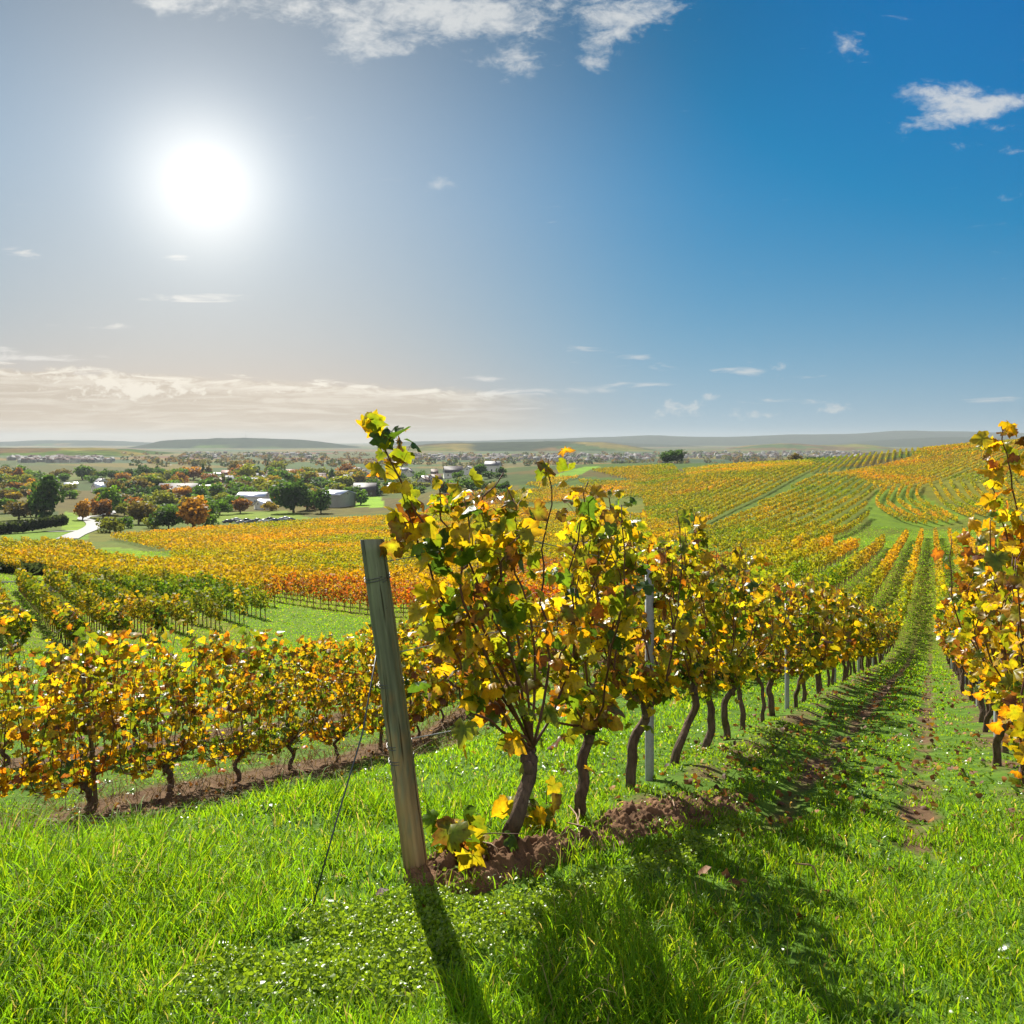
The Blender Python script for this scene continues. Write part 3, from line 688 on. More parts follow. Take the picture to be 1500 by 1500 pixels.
# golden slope below the village
B_poly = poly((-40, 836), (110, 850), (300, 876), (420, 890), (540, 906), (700, 900), (860, 875), (940, 850), (985, 800), (1010, 795), (950, 760), (740, 742), (600, 757), (480, 764), (300, 777), (160, 790), (255, 812), (250, 830), (120, 838))
dB = adir((540, 906), (110, 850))
field(B_poly, dB, 2.6, 'gold', key='golden', curve=6, gaps=.02)
C_poly = poly((-60, 838), (-60, 797), (0, 797), (90, 797), (130, 800), (140, 815), (200, 826), (235, 832), (110, 842))
field(C_poly, (-.62, .785), 4.2, 'gold', key='golden', gaps=.02)
R_poly = poly((380, 888), (470, 898), (620, 905), (620, 885), (540, 872), (420, 866))
R2_poly = poly((690, 880), (860, 868), (860, 830), (720, 838)); R3_poly = poly((1020, 822), (1110, 822), (1110, 800), (1030, 798))
# hillside on the right
H1 = poly((1005, 794), (1188, 700), (1255, 700), (1284, 718), (1268, 745), (1278, 776), (1190, 800), (1110, 818), (1060, 815))
field(H1, adir((1133, 798), (1280, 723)), 3.3, 'olive', key='hill', gaps=.04, h=1.75)
H2 = poly((958, 790), (995, 790), (1180, 695), (1335, 668), (1430, 654), (1380, 655), (1300, 664), (1200, 674), (1100, 681), (975, 700), (940, 730))
field(H2, adir((1020, 775), (1150, 708)), 3.3, 'olive', key='hill', gaps=.04, h=1.75)
H3 = poly((1188, 700), (1335, 670), (1470, 648), (1500, 647), (1500, 662), (1420, 690), (1352, 712), (1284, 716), (1255, 700))
field(H3, adir((1353, 710), (1474, 662)), 3.9, 'gold', key='hill', gaps=.04, h=1.6)
H4 = poly((1380, 705), (1480, 668), (1560, 655), (1560, 705), (1480, 712))
field(H4, adir((1375, 706), (1470, 675)), 5.0, 'olive', key='hill', gaps=.04, h=1.6)
for k, pts in enumerate([[(1341, 771), (1318, 764), (1287, 746), (1290, 728), (1298, 719)], [(1357, 771), (1330, 761), (1303, 744), (1304, 728), (1311, 717)], [(1372, 770), (1345, 758), (1318, 740), (1317, 725), (1324, 715)],
                         [(1388, 769), (1360, 755), (1332, 737), (1330, 724), (1337, 714)], [(1402, 768), (1376, 754), (1347, 737), (1343, 724), (1349, 713)]]):
    curve_row(pts, 'orange', key='hill')
for k in range(9):
    o = 15 * k
    curve_row([(1362 + o, 711 - k), (1368 + o, 722 - k), (1379 + o * 1.05, 738 - 1.5 * k), (1398 + o * 1.1, 751 - 2 * k), (1425 + o * 1.2, 762 - 2.2 * k)], 'olive', key='hill')
# fields on the spur in the middle
K = poly((745, 742), (760, 700), (800, 692), (880, 687), (960, 682), (1080, 680), (1080, 690), (960, 703), (930, 735))
field(poly((865, 690), (985, 682), (1000, 700), (930, 706)), adir((900, 704), (960, 684)), 3.4, 'olive', key='hill')
field(poly((745, 742), (900, 730), (930, 712), (820, 716), (756, 722)), adir((900, 728), (756, 740)), 3.0, 'orange', key='hill')
field(poly((770, 712), (812, 701), (850, 700), (800, 718)), adir((770, 716), (820, 700)), 3.2, 'gold', key='hill')
field(poly((845, 704), (930, 707), (985, 702), (942, 732), (905, 730), (930, 713), (860, 714)), adir((900, 728), (960, 708)), 3.4, 'olive', key='hill', h=1.7)
field(poly((620, 757), (740, 741), (745, 722), (640, 728)), adir((740, 730), (620, 742)), 3.0, 'red', key='hill')
field(poly((1000, 690), (1080, 682), (1190, 676), (1190, 684), (1100, 694), (1010, 702)), adir((1010, 696), (1180, 679)), 3.0, 'gold', key='hill')
PX = np.array([p[0] for p in PLANTS]); PY = np.array([p[1] for p in PLANTS])
for i, p in enumerate(PLANTS):
    if p[5] == 'golden' and (inpoly(PX[i:i+1], PY[i:i+1], R_poly)[0] or inpoly(PX[i:i+1], PY[i:i+1], R2_poly)[0] or inpoly(PX[i:i+1], PY[i:i+1], R3_poly)[0]):
        PLANTS[i] = (*p[:3], 'red', *p[4:])
U = PX / np.maximum(PY, .1)
dist = np.hypot(PX, PY)
vis = (np.abs(U) < .645 + .9 / np.maximum(PY, 1)) & (PY > 2)
order = np.argsort(np.where(vis, dist, 1e9))
N_IND = 288
IND = order[:N_IND]; REST = order[N_IND:vis.sum()]
# ------------------------------------------------------------------ the vines that open the main row
RZ = math.atan2(ROW_D[1], ROW_D[0])
def main_base(px): 
    Z = -2.1 * F / (px - 1365); return np.array([(px - 750) / F * Z, Z, float(ground_z((px - 750) / F * Z, Z))])
def pz(px, py, Z): return np.array([(px - 750) / F * Z, Z, (EYE - py) / F * Z])
def to_local(P, base):
    d = np.asarray(P) - base; c, s_ = math.cos(RZ), math.sin(RZ)
    return np.stack([d[:, 0] * c + d[:, 1] * s_, -d[:, 0] * s_ + d[:, 1] * c, d[:, 2]], 1)
b1 = main_base(730); hd1 = (780, 1096, b1[1] + .1)
hero = [
 [hd1, (738, 990, 3.95), (695, 900, 3.9), (642, 800, 3.8), (590, 715, 3.72), (567, 655, 3.7), (576, 632, 3.7)],
 [hd1, (722, 1000, 3.9), (664, 910, 3.85), (628, 830, 3.8), (598, 760, 3.75), (585, 712, 3.75)],
 [hd1, (752, 985, 4.0), (712, 880, 3.95), (672, 800, 3.9), (640, 745, 3.9), (652, 705, 3.9)],
 [hd1, (768, 980, 4.05), (745, 880, 4.0), (722, 800, 4.0), (705, 745, 4.0), (738, 692, 4.0)],
 [hd1, (786, 990, 4.1), (772, 890, 4.1), (748, 815, 4.1), (762, 760, 4.1), (742, 712, 4.15)],
 [hd1, (800, 1000, 4.2), (800, 910, 4.25), (792, 830, 4.3), (806, 740, 4.35), (803, 672, 4.35)],
 [hd1, (822, 1020, 4.3), (842, 930, 4.4), (835, 840, 4.5), (850, 770, 4.5), (862, 705, 4.5)],
 [hd1, (730, 1040, 3.9), (685, 990, 3.8), (655, 930, 3.75), (640, 880, 3.7)],
 [hd1, (735, 1070, 3.9), (690, 1045, 3.8), (668, 1010, 3.75), (650, 985, 3.7)],
 [hd1, (700, 930, 3.75), (672, 850, 3.7), (690, 780, 3.7), (680, 730, 3.7)],
 [hd1, (745, 940, 3.8), (730, 850, 3.75), (748, 800, 3.75), (775, 770, 3.75)],
]
hc = [to_local([pz(*q) for q in c], b1) for c in hero]
top1 = hc[0][0]
v1 = vine_meshes(101, 'mixed', 0, head=top1[2] - .02, lean=(top1[0], top1[1]), canes=hc, per_m=25, size=.084, thick=.036)
put_vine(v1, b1[0], b1[1], 'gnarled grapevine nearest the leaning wooden end post, one shoot rising above the horizon', 'grapevines of the row behind the leaning post', rz=RZ)
HERO_LAB = [(840, 102, 'second grapevine behind the leaning post, low leafy shoots round its thick trunk', .52, (.08, -.10), 1.95),
            (922, 103, 'grapevine leaning against the left side of the first grey steel post', .62, (.06, -.08), 1.98),
            (985, 104, 'grapevine with a strongly slanted trunk just right of the first grey steel post', .66, (.22, -.14), 2.05),
            (1030, 105, 'thin slanted grapevine right of the strongly slanted one, fifth from the leaning post', .62, (.15, -.08), 2.0)]
for px, sd_, lab, hd_, ln, hh in HERO_LAB:
    b = main_base(px)
    put_vine(vine_meshes(sd_, 'mixed', 0, height=hh, head=hd_, lean=ln, n_canes=10, per_m=25, size=.084, thick=.033), b[0], b[1], lab, 'grapevines of the row behind the leaning post', rz=RZ)

# ------------------------------------------------------------------ the nearest vines, each a thing of its own
PROTO = {}
def proto(pal, lod, v):
    k = (pal, lod, v)
    if k not in PROTO:
        kw = {0: dict(n_canes=10, per_m=22, size=.085), 1: dict(n_canes=9, per_m=16, size=.115), 2: dict(n_canes=7, per_m=15, size=.15)}[lod]
        kw.update(head=.60, width=.66)
        if pal == 'green': kw['per_m'] += 12; kw['size'] *= 1.15; kw['width'] = .75
        if pal == 'yellow': kw['width'] = .80
        if pal == 'lowyellow': kw.update(width=.85, head=.40, arm=.75, n_canes=kw['n_canes'] + 2)
        PROTO[k] = vine_meshes(300 + 17 * v + 131 * lod + sum(map(ord, pal)), pal, lod, thick=.028 + .006 * (v % 3), height=2.0, lean=(.06 * (v % 3 - 1), .05 * ((v * 2) % 3 - 1)), **kw)
    return PROTO[k]
KEYLAB = {
 'main': ('grapevine standing farther along the row of the leaning post, on its aisle edge', 'grapevines of the row behind the leaning post'),
 'right': ('orange leaved grapevine in the row along the right edge of the grassy aisle', 'grapevines right of the grassy aisle'),
 'left': ('low bushy yellow grapevine in the near left row below the grassy bank', 'grapevines of the near left row'),
 'left2': ('yellow grapevine in the rows between the near left row and the green block', 'grapevines behind the near left row'),
 'second': ('yellow grapevine in the next row left of the leaning post row', 'grapevines of the row left of the main row'),
 'block': ('golden grapevine in the parallel rows flanking the aisle, beyond the nearest rows', 'grapevines in the parallel rows beside the aisle'),
 'green': ('still green grapevine in the dense block left of the meadow lane', 'grapevines of the green block'),
 'golden': ('grapevine at the near edge of the wide golden slope below the village', 'grapevines fronting the golden slope'),
}
seen_first = {}
for n_, i in enumerate(IND):
    x, y, rz, pal, h, key = PLANTS[i]; d = dist[i]
    lod = 0 if d < 13 else 1 if d < 34 else 2
    nv = {0: 4, 1: 4, 2: 3}[lod]; v = int(rng.integers(nv)); lab, grp = KEYLAB.get(key, KEYLAB['block'])
    if key == 'right' and abs(y - 6.2) < .5 and 'shoot' not in seen_first:
        lab = 'orange grapevine at the right picture edge, its tall shoot crossing the horizon'; v = 9; seen_first['shoot'] = 1
    seen_first[key] = 1
    if v == 9:
        b = np.array([x, y, float(ground_z(x, y))])
        ex = [to_local([b + (0, 0, .6), pz(1500, 850, 6.0), pz(1486, 730, 5.9), pz(1474, 660, 5.85), pz(1466, 622, 5.85)], b), to_local([b + (0, 0, .6), pz(1490, 880, 6.0), pz(1468, 760, 5.9), pz(1450, 700, 5.9)], b)]
        put_vine(vine_meshes(777, 'orange', 0, height=2.15, head=.6, n_canes=8, per_m=18, size=.095, extra=ex), x, y, lab, grp, rz); continue
    ms = proto(pal, lod, v)
    c = .85 + .3 * rng.random()
    put_vine(ms, x, y, lab, grp, rz + (math.pi if rng.random() < .5 else 0), sc=h / 2.0 * (.93 + .14 * rng.random()), color=(c * (.92 + .16 * rng.random()), c, c))

# ------------------------------------------------------------------ all the farther rows as one mass
def far_rows(name, idx):
    Vs, Ts, Fs, n0 = [], [], [], 0
    D = dist[idx]
    for lo_, hi_, nf, sz in ((0, 75, 76, .16), (75, 120, 50, .19), (120, 190, 30, .24), (190, 300, 20, .30), (300, 460, 13, .38), (460, 2000, 8, .48)):
        sel = idx[(D >= lo_) & (D < hi_)]
        if not len(sel): continue
        P = np.array([PLANTS[i][:3] for i in sel], float); hgt = np.array([PLANTS[i][4] for i in sel]); z = ground_z(P[:, 0], P[:, 1])
        m = len(sel); vig = .8 + .35 * rng.random(m)
        rx, ry = np.cos(P[:, 2]), np.sin(P[:, 2])
        a = rng.uniform(-.62, .62, (m, nf)); b = rng.normal(0, .13, (m, nf)); hh = rng.random((m, nf)) ** .8
        zz = z[:, None] + (.62 + (hgt[:, None] * vig[:, None] - .62) * hh)
        pos = np.stack([P[:, 0, None] + a * rx[:, None] - b * ry[:, None], P[:, 1, None] + a * ry[:, None] + b * rx[:, None], zz], -1).reshape(-1, 3)
        N = len(pos); R = leaf_frames(rng, N, droop=.4)
        base = np.array([(-.5, -.4, 0), (.5, -.45, .1), (.45, .55, -.05), (-.4, .5, .12)])
        L = base[None] * (sz * (.6 + .8 * rng.random(N)))[:, None, None]
        V = np.einsum('nij,nkj->nki', R, L) + pos[:, None]
        # colour per vine with patches of stronger and weaker turning
        pn = fbm(P[:, 0] / 22, P[:, 1] / 22, 5, 3)
        cols = np.zeros((m, nf, 3))
        pal = np.array([PLANTS[i][3] for i in sel])
        for pl in set(pal):
            k = np.where(pal == pl)[0]; c, _ = pick(rng, pl, len(k) * nf); cols[k] = c.reshape(len(k), nf, 3)
        av = cols.mean(1, keepdims=True); kv = .55 if lo_ < 75 else .38; cols = cols * kv + av * (1 - kv)
        tw = (1 + 1.2 * (pn - .5))[:, None, None] * np.array([1.0, 0, 0]) + np.array([0, 1.0, 1.0])
        cols = cols * tw * (.85 + .3 * rng.random((m, 1, 1)))
        Vs.append(V.reshape(-1, 3)); Ts.append(np.repeat(cols.reshape(-1, 3), 4, 0)); Fs.append((np.arange(N) * 4)[:, None] + np.arange(4)[None] + n0); n0 += N * 4
        if lo_ < 190:                                # stems
            w = .035; o = np.array([(-w, 0), (w, 0), (w, 0), (-w, 0)])
            for q in range(2):
                X = P[:, 0, None] + (o[None, :, 0] * (1 if q == 0 else 0)); Y = P[:, 1, None] + (o[None, :, 0] * (1 if q else 0))
                Zz = z[:, None] + np.array([-.1, -.1, .95, .95])[None] + 0 * X
                Vs.append(np.stack([X, Y, Zz], -1).reshape(-1, 3)); Ts.append(np.tile([.06, .04, .028], (m * 4, 1))); Fs.append((np.arange(m) * 4)[:, None] + np.arange(4)[None] + n0); n0 += m * 4
    me = mesh_np(name, np.concatenate(Vs), [np.concatenate(Fs)], np.concatenate(Ts)); me.materials.append(M_ROWS)
    print(name, 'vines', len(idx), 'faces', len(me.polygons))
    return tag(link(name, me), 'countless grapevines in rows covering the farther slopes in green, gold and red', 'vineyard rows', kind='stuff')
far_rows('distant_grapevines', REST)

# ------------------------------------------------------------------ posts and wires
def wood_post():
    base = at(610, 1276, True)
    Zt = base[1] - .12; top = np.array([(545 - 750) / F * Zt, Zt, (EYE - 790) / F * Zt])
    d = top - base; L = np.linalg.norm(d)
    r = empty('end_post', base); r.rotation_mode = 'QUATERNION'; r.rotation_quaternion = Vector(d).to_track_quat('Z', 'Y')
    tag(r, 'leaning weathered round wooden end post with green grey algae and wire bands', 'post')
    n, k = 40, 28; V = []; rg = np.random.default_rng(4)
    ph = rg.random(k) * .03
    for i in range(n):
        t = i / (n - 1); z = -.3 + (L + .3) * t; rad = .056 - .003 * t
        for j in range(k):
            a = 2 * math.pi * j / k; q = rad * (1 + ph[j] + .012 * math.sin(3 * a + 4 * t) + .008 * rg.standard_normal())
            V.append((q * math.cos(a) + .006 * math.sin(3 * t), q * math.sin(a), z + (0.012 * math.cos(a + 1) if i == n - 1 else 0)))
    V = np.array(V); tz = V[:, 2] / L; ii = np.arange(n - 1)[:, None] * k; jj = np.arange(k)[None]
    q = np.stack([ii + jj, ii + (jj + 1) % k, ii + k + (jj + 1) % k, ii + k + jj], -1).reshape(-1, 4)
    # algae greens the upper part, the foot stays brown
    w = S(tz + .12 * rg.standard_normal(len(V)), .15, .6)[:, None]
    T = (1 - w) * np.array([1.75, 1.25, .85]) + w * np.array([.95, 1.08, .98])
    T *= (.8 + .4 * np.repeat(rg.random(k)[None], n, 0).reshape(-1, 1))
    c = V[-k:].mean(0) + (0, 0, -.006); V = np.vstack([V, c]); T = np.vstack([T, (.75, .7, .62)])
    cap = np.array([((n - 1) * k + j, (n - 1) * k + (j + 1) % k, len(V) - 1) for j in range(k)])
    me = mesh_np('shaft', V, [q, cap], T, False)
    me.polygons.foreach_set('use_smooth', np.concatenate([np.ones(len(q), bool), np.zeros(len(cap), bool)]))
    link('shaft', me, M_WOOD, r)
    for hz in (.34, .385, .57, .88):                # wire turned round the shaft
        a = np.linspace(0, 4 * math.pi, 50); rr = .0585
        P = np.stack([rr * np.cos(a), rr * np.sin(a), hz * L + .008 * a / math.pi * .8 + .006 * np.sin(a)], 1)
        link('wire_band', Geo().tube(P, .0022, 5, tint=(.45, .42, .4)).mesh('wire_band', True), M_WIRE, r)
    # small staple holding the top wire
    link('staple', Geo().tube(np.array([(.05, .0, .80 * L), (.072, .0, .803 * L), (.05, .0, .812 * L)]), .002, 5).mesh('staple'), M_WIRE, r)
    return base, d, L
PB, PD, PL = wood_post()
def post_pt(t, off=0.0): return PB + PD * t
def steel_post(x0, Z, label, group, h=1.6, lean=0.0):
    x = x0 + ROW_T * Z; b = np.array([x, Z, float(ground_z(x, Z))])
    r = empty('steel_post', b, RZ + .2); tag(r, label, 'post', group)
    # folded sheet-metal vineyard profile
    prof = np.array([(-.024, -.016), (-.024, .014), (-.012, .020), (.012, .020), (.024, .014), (.024, -.016), (.020, -.016), (.020, .011), (.011, .016), (-.011, .016), (-.020, .011), (-.020, -.016)]) * 1.65
    n = len(prof); zs = (-.3, h); V = np.concatenate([np.column_stack([prof, np.full(n, z)]) for z in zs])
    q = np.array([(j, (j + 1) % n, n + (j + 1) % n, n + j) for j in range(n)]); cap = np.array([[n + j for j in range(n)]])
    gg = Geo(); gg.add(V, [q, cap])
    link('profile', gg.mesh('profile'), M_STEEL, r)
    gh = Geo()
    for z in np.arange(.55, h - .05, .16): gh.box(.0400, .049, -.012, .008, z, z + .022, (.8, .8, .8))
    link('hook_strip', gh.mesh('hook_strip'), M_STEEL, r)
    return b
GM = 'steel posts of the row behind the leaning post'; GR = 'steel posts right of the grassy aisle'
ZM = [6.1, 11.9, 17.7, 23.5, 29.3, 35.1, 41]; ZR = [9.4, 13.2, 19.0, 24.8, 30.6, 36.4]
labsM = ['nearest grey steel post, standing clear between trunks behind the leaning wooden post', 'grey steel post behind the thick upright trunk midway along the leaning post row']
for k, z in enumerate(ZM): steel_post(-2.1, z, labsM[k] if k < 2 else 'grey steel post far along the leaning post row, half hidden by trunks', GM)
labsR = ['grey steel post nearest the right picture edge, standing among dark vine trunks', 'second grey steel post from the right edge, behind a leaning trunk']
for k, z in enumerate(ZR): steel_post(.75, z, labsR[k] if k < 2 else 'grey steel post farther along the right aisle row among trunks', GR)
def stake(x0, Z, label, h=1.25, lean=(.0, .0), r0=.03, group=None):
    x = x0 + ROW_T * Z; b = np.array([x, Z, float(ground_z(x, Z))]); r = empty('wooden_stake', b); tag(r, label, 'stake', group)
    P = np.array([(0, 0, -.2), (lean[0] * .4, lean[1] * .4, h * .45), (lean[0], lean[1], h)])
    link('shaft', Geo().tube(smooth_path(P, 8), np.linspace(r0, r0 * .85, 8), 10, tint=(.75, .62, .5), rough=.06, seed=int(Z * 10)).mesh('shaft', True), M_WOOD, r)
    link('tie', Geo().tube(np.array([[r0 * 1.15 * math.cos(a) + lean[0] * .6, r0 * 1.15 * math.sin(a) + lean[1] * .6, h * .62] for a in np.linspace(0, 6.3, 14)]), .003, 4, tint=(.3, .3, .3)).mesh('tie'), M_WIRE, r)
zl = min((p[1] for p in PLANTS if p[5] == 'left'), key=lambda z: abs(z - 9.2)) + .1
stake(-9.1, zl, 'dark leaning wooden stake beside the old trunk in the near left row', 1.45, (-.16, 0), .026)
stake(-9.1, 16.2, 'thin dark wooden stake in the gap of the near left row', 1.5, (-.1, 0))
stake(-12.1, 21.5, 'thin wooden stake behind the near left row, beyond the leaning post', 1.6)
def wire(name, P, rad, label, group=None, tint=(1, 1, 1)):
    return tag(link(name, Geo().tube(np.asarray(P), rad, 5, tint=tint).mesh(name, True), M_WIRE), label, 'wire', group)
def row_wire(x0, z0, z1, hgt, start, label, group):
    zz = np.linspace(z0, z1, 24); x = x0 + ROW_T * zz; P = np.stack([x, zz, ground_z(x, zz, False) + hgt + .012 * np.sin(zz * 3)], 1)
    if start is not None: P = np.vstack([start, P])
    wire('trellis_wire', P, .003, label, group)
for hgt, t, w_ in ((.68, .40, 'lowest'), (1.15, .66, 'middle'), (1.6, .93, 'top')):
    row_wire(-2.1, 4.2, 30, hgt, post_pt(t), f'{w_} trellis wire running from the leaning post through the vines', 'trellis wires of the main row')
row_wire(.75, 4.0, 30, .7, None, 'low trellis wire along the right aisle row', 'trellis wires right of the aisle')
row_wire(-9.1, 5, 25, .62, None, 'low trellis wire through the near left row, just above its trunks', 'trellis wires of the near left row')
row_wire(-9.1, 5, 25, 1.15, None, 'middle trellis wire through the near left row', 'trellis wires of the near left row')
an = at(450, 1346); g0 = post_pt(.67)
wire('guy_wire', [g0 + (-.045, -.01, 0), (g0 * .66 + an * .34), (g0 * .33 + an * .67), an + (0, 0, -.03)], .0038, 'dark slanting guy wire from the leaning post down into the grass', tint=(.25, .27, .28))
# ------------------------------------------------------------------ bare earth thrown up along the foot of the vines
def soil_mound():
    line = np.array([at(*p)[:2] for p in ((598, 1296), (640, 1284), (700, 1272), (770, 1262), (850, 1240), (930, 1212), (1010, 1190), (1090, 1160))])
    n, k = 420, 70; t = np.linspace(0, 1, len(line)); ti = np.linspace(0, 1, n)
    cx, cy = pchip(t, line[:, 0], ti), pchip(t, line[:, 1], ti); T = np.stack([np.gradient(cx), np.gradient(cy)], 1); T /= np.linalg.norm(T, axis=1)[:, None]
    s = np.linspace(-1, 1, k); hw = (.20 + .07 * np.sin(ti * 9)) * np.sin(np.clip(ti * 6, 0, 1) * math.pi / 2)
    X = cx[:, None] + T[:, 1, None] * s[None] * hw[:, None]; Y = cy[:, None] - T[:, 0, None] * s[None] * hw[:, None]
    hgt = np.interp(ti, [0, .06, .2, .38, .52, .60, .72, .85, 1], [.025, .04, .05, .10, .085, .04, .07, .05, .0])[:, None] * (1 - np.abs(s[None]) ** 2.2)
    cl = fbm(X / .10, Y / .10, 21, 3) - .5; cl2 = np.abs(fbm(X / .04, Y / .04, 33, 4) - .5)
    Zm = ground_z(X, Y) + hgt * (1 + .8 * cl) + (.05 * cl + .11 * cl2 - .02) * np.sqrt(np.clip(1 - np.abs(s[None]) ** 3, 0, 1)) - .03 * np.abs(s[None]) ** 6
    V = np.stack([X, Y, Zm], -1).reshape(-1, 3); i = np.arange(n - 1)[:, None] * k; j = np.arange(k - 1)[None]
    q = np.stack([i + j, i + j + 1, i + k + j + 1, i + k + j], -1).reshape(-1, 4)
    c = np.ones((len(V), 3)) * (1.0 + 1.1 * cl.reshape(-1, 1)); c = np.clip(c, .5, 1.7) * np.array([1.05, 1, .95])
    tag(link('soil_mound', mesh_np('soil_mound', V, [q], c, True), M_SOIL), kind='structure')
    return line
MOUND = soil_mound()
def scatter(n, z0, z1, p, umax=.75):
    """random ground places, density falling with distance as Z**-p"""
    q = 2 - p; r = rng.random(n); Z = (z0 ** q + r * (z1 ** q - z0 ** q)) ** (1 / q)
    X = rng.uniform(-umax, umax, n) * Z
    return X, Z
def soilness(X, Y):
    x0 = X - ROW_T * Y; b = np.zeros_like(X)
    for c, w, a in ((-1.0, .17, .78), (-.08, .17, .66), (-1.75, .38, .5), (.72, .42, .55), (-9.0, .7, .95), (-7.3, .35, .6), (-12.3, .6, .95), (-5.0, .4, .6), (-15.2, .6, .8)):
        b = np.maximum(b, a * np.exp(-((x0 - c) / w) ** 2))
    b = b * S(Y, 3.2, 5.5) * (1 - .6 * S(Y, 30, 70))
    for mx, my in MOUND[1:-2]:
        b = np.maximum(b, 1.0 * np.exp(-((X - mx) ** 2 + (Y - my) ** 2) / .13 ** 2))
    return b
def blades(X, Y, hgt, wid, tint, lean=.75, segs=2):
    n = len(X); Zg = ground_z(X, Y) - .01
    a = rng.random(n) * 6.283; f = rng.random(n) * 6.283
    ln = hgt * lean * (.25 + 1.1 * rng.random(n)); lx, ly = np.cos(a) * ln, np.sin(a) * ln
    wx, wy = np.cos(f) * wid / 2, np.sin(f) * wid / 2
    lev = [(0, 1.0, 0), (.45, .9, .22), (.80, .55, .62)] if segs == 3 else [(0, 1.0, 0), (.6, .8, .35)]
    rows = []
    for t, w, b in lev:
        for s in (-1, 1): rows.append(np.stack([X + lx * b + s * wx * w, Y + ly * b + s * wy * w, Zg + hgt * t], 1))
    rows.append(np.stack([X + lx, Y + ly, Zg + hgt * (1 - .25 * np.minimum(ln / hgt, 1))], 1))
    k = len(rows); V = np.stack(rows, 1).reshape(-1, 3); o = np.arange(n)[:, None] * k
    quads = np.concatenate([o + np.array([[2 * i, 2 * i + 1, 2 * i + 3, 2 * i + 2]]) for i in range(len(lev) - 1)])
    tri = o + np.array([[k - 3, k - 2, k - 1]])
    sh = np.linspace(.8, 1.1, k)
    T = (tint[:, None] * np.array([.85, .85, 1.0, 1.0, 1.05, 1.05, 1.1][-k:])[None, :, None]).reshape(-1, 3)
    return V, [quads, tri], T
def grass():
    X, Y = scatter(520000, 1.75, 190, 1.62)
    x0 = X - ROW_T * Y
    n1 = fbm(X / .55, Y / .55, 51, 3); n2 = fbm(X / 2.2, Y / 2.2, 57, 2)
    sn = soilness(X, Y)
    keep = (sn + (vnoise(X / .35, Y / .35, 61) - .5) * .9 < .38 + .2 * rng.random(len(X))) & (rng.random(len(X)) < .35 + 1.1 * n1)
    herb = HERB(X, Y); keep &= (rng.random(len(X)) > .80 * herb)
    X, Y, x0, n1, n2 = X[keep], Y[keep], x0[keep], n1[keep], n2[keep]
    lush = (1 - S(Y, 4.2, 6.2)) ; left = S(-x0, 2.4, 3.2) * (1 - S(-x0, 3.7, 4.6))
    h = .038 + .048 * lush + .036 * left * (1 - S(Y, 8, 20)) + .03 * S(Y, 12, 30) + .05 * S(Y, 40, 80)
    h = h * (.2 + 1.6 * n1) * (.6 + .65 * rng.random(len(X))) * (1 - .45 * HERB(X, Y))
    tuft = S(n2, .60, .72); h = h * (1 + .55 * tuft * lush)
    w = .0055 * np.maximum(1, Y / 3.2) ** .85 * (.7 + .6 * rng.random(len(X)))
    c = np.array([.12, .235, .008]) * (.7 + .6 * rng.random((len(X), 1)))
    yl = (rng.random(len(X)) < .25)[:, None]; c = np.where(yl, c * np.array([1.55, 1.1, .9]), c)
    c = c * (1 + .35 * (n2 - .5))[:, None]
    c = c * (1 + .12 * S(Y, 12, 25))[:, None]
    st = (rng.random(len(X)) < .04)[:, None]; c = np.where(st, np.array([.32, .26, .11]), c)
    far = Y > 7
    for nm, sel, sg in (('near', ~far, 3), ('far', far, 2)):
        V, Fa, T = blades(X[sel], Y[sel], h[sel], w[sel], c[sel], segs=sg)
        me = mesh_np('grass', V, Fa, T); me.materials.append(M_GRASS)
        tag(link('grass', me), 'fresh green grass covering the headland and the aisles between vine rows' if nm == 'near' else 'shorter grass between the farther vine rows', 'grass', kind='stuff')
HP = poly((300, 1500), (330, 1400), (470, 1330), (600, 1300), (760, 1285), (960, 1262), (1090, 1200), (1130, 1225), (960, 1300), (790, 1340), (720, 1420), (600, 1500))
def HERB(X, Y):
    jx = X + .35 * (fbm(X / .5, Y / .5, 91, 2) - .5); jy = Y + .35 * (fbm(X / .5, Y / .5, 95, 2) - .5)
    return inpoly(jx, jy, HP).astype(float)
grass()
def herbs():
    X, Y = scatter(480000, 1.9, 9, 1.1)
    d = HERB(X, Y); nn = fbm(X / .22, Y / .22, 101, 2)
    strip = np.exp(-((X - ROW_T * Y + 1.55) / .35) ** 2) * S(Y, 4, 5)
    keep = rng.random(len(X)) < (.9 * d + .03 + .06 * strip) * (1 - .8 * np.clip(soilness(X, Y), 0, 1)) * S(nn, .28, .5)
    X, Y, nn = X[keep], Y[keep], nn[keep]; n = len(X)
    pos = np.stack([X, Y, ground_z(X, Y) + .015 + .075 * nn * rng.random(n) ** .6], 1)
    R = leaf_frames(rng, n, droop=.1, spread=1.2)
    sz = (.009 + .009 * rng.random(n)) * np.maximum(1, Y / 4)
    c = np.array([.17, .26, .015]) * (.7 + .6 * rng.random((n, 1)))
    gl = Geo(); place_leaves(gl, rng, LEAF2, pos, sz, R, c, c * 1.1)
    me = gl.mesh('ground_cover'); me.materials.append(M_HERB)
    tag(link('ground_cover', me), 'low small leaved chickweed carpet around the foot of the leaning post', 'ground cover', kind='stuff')
herbs()
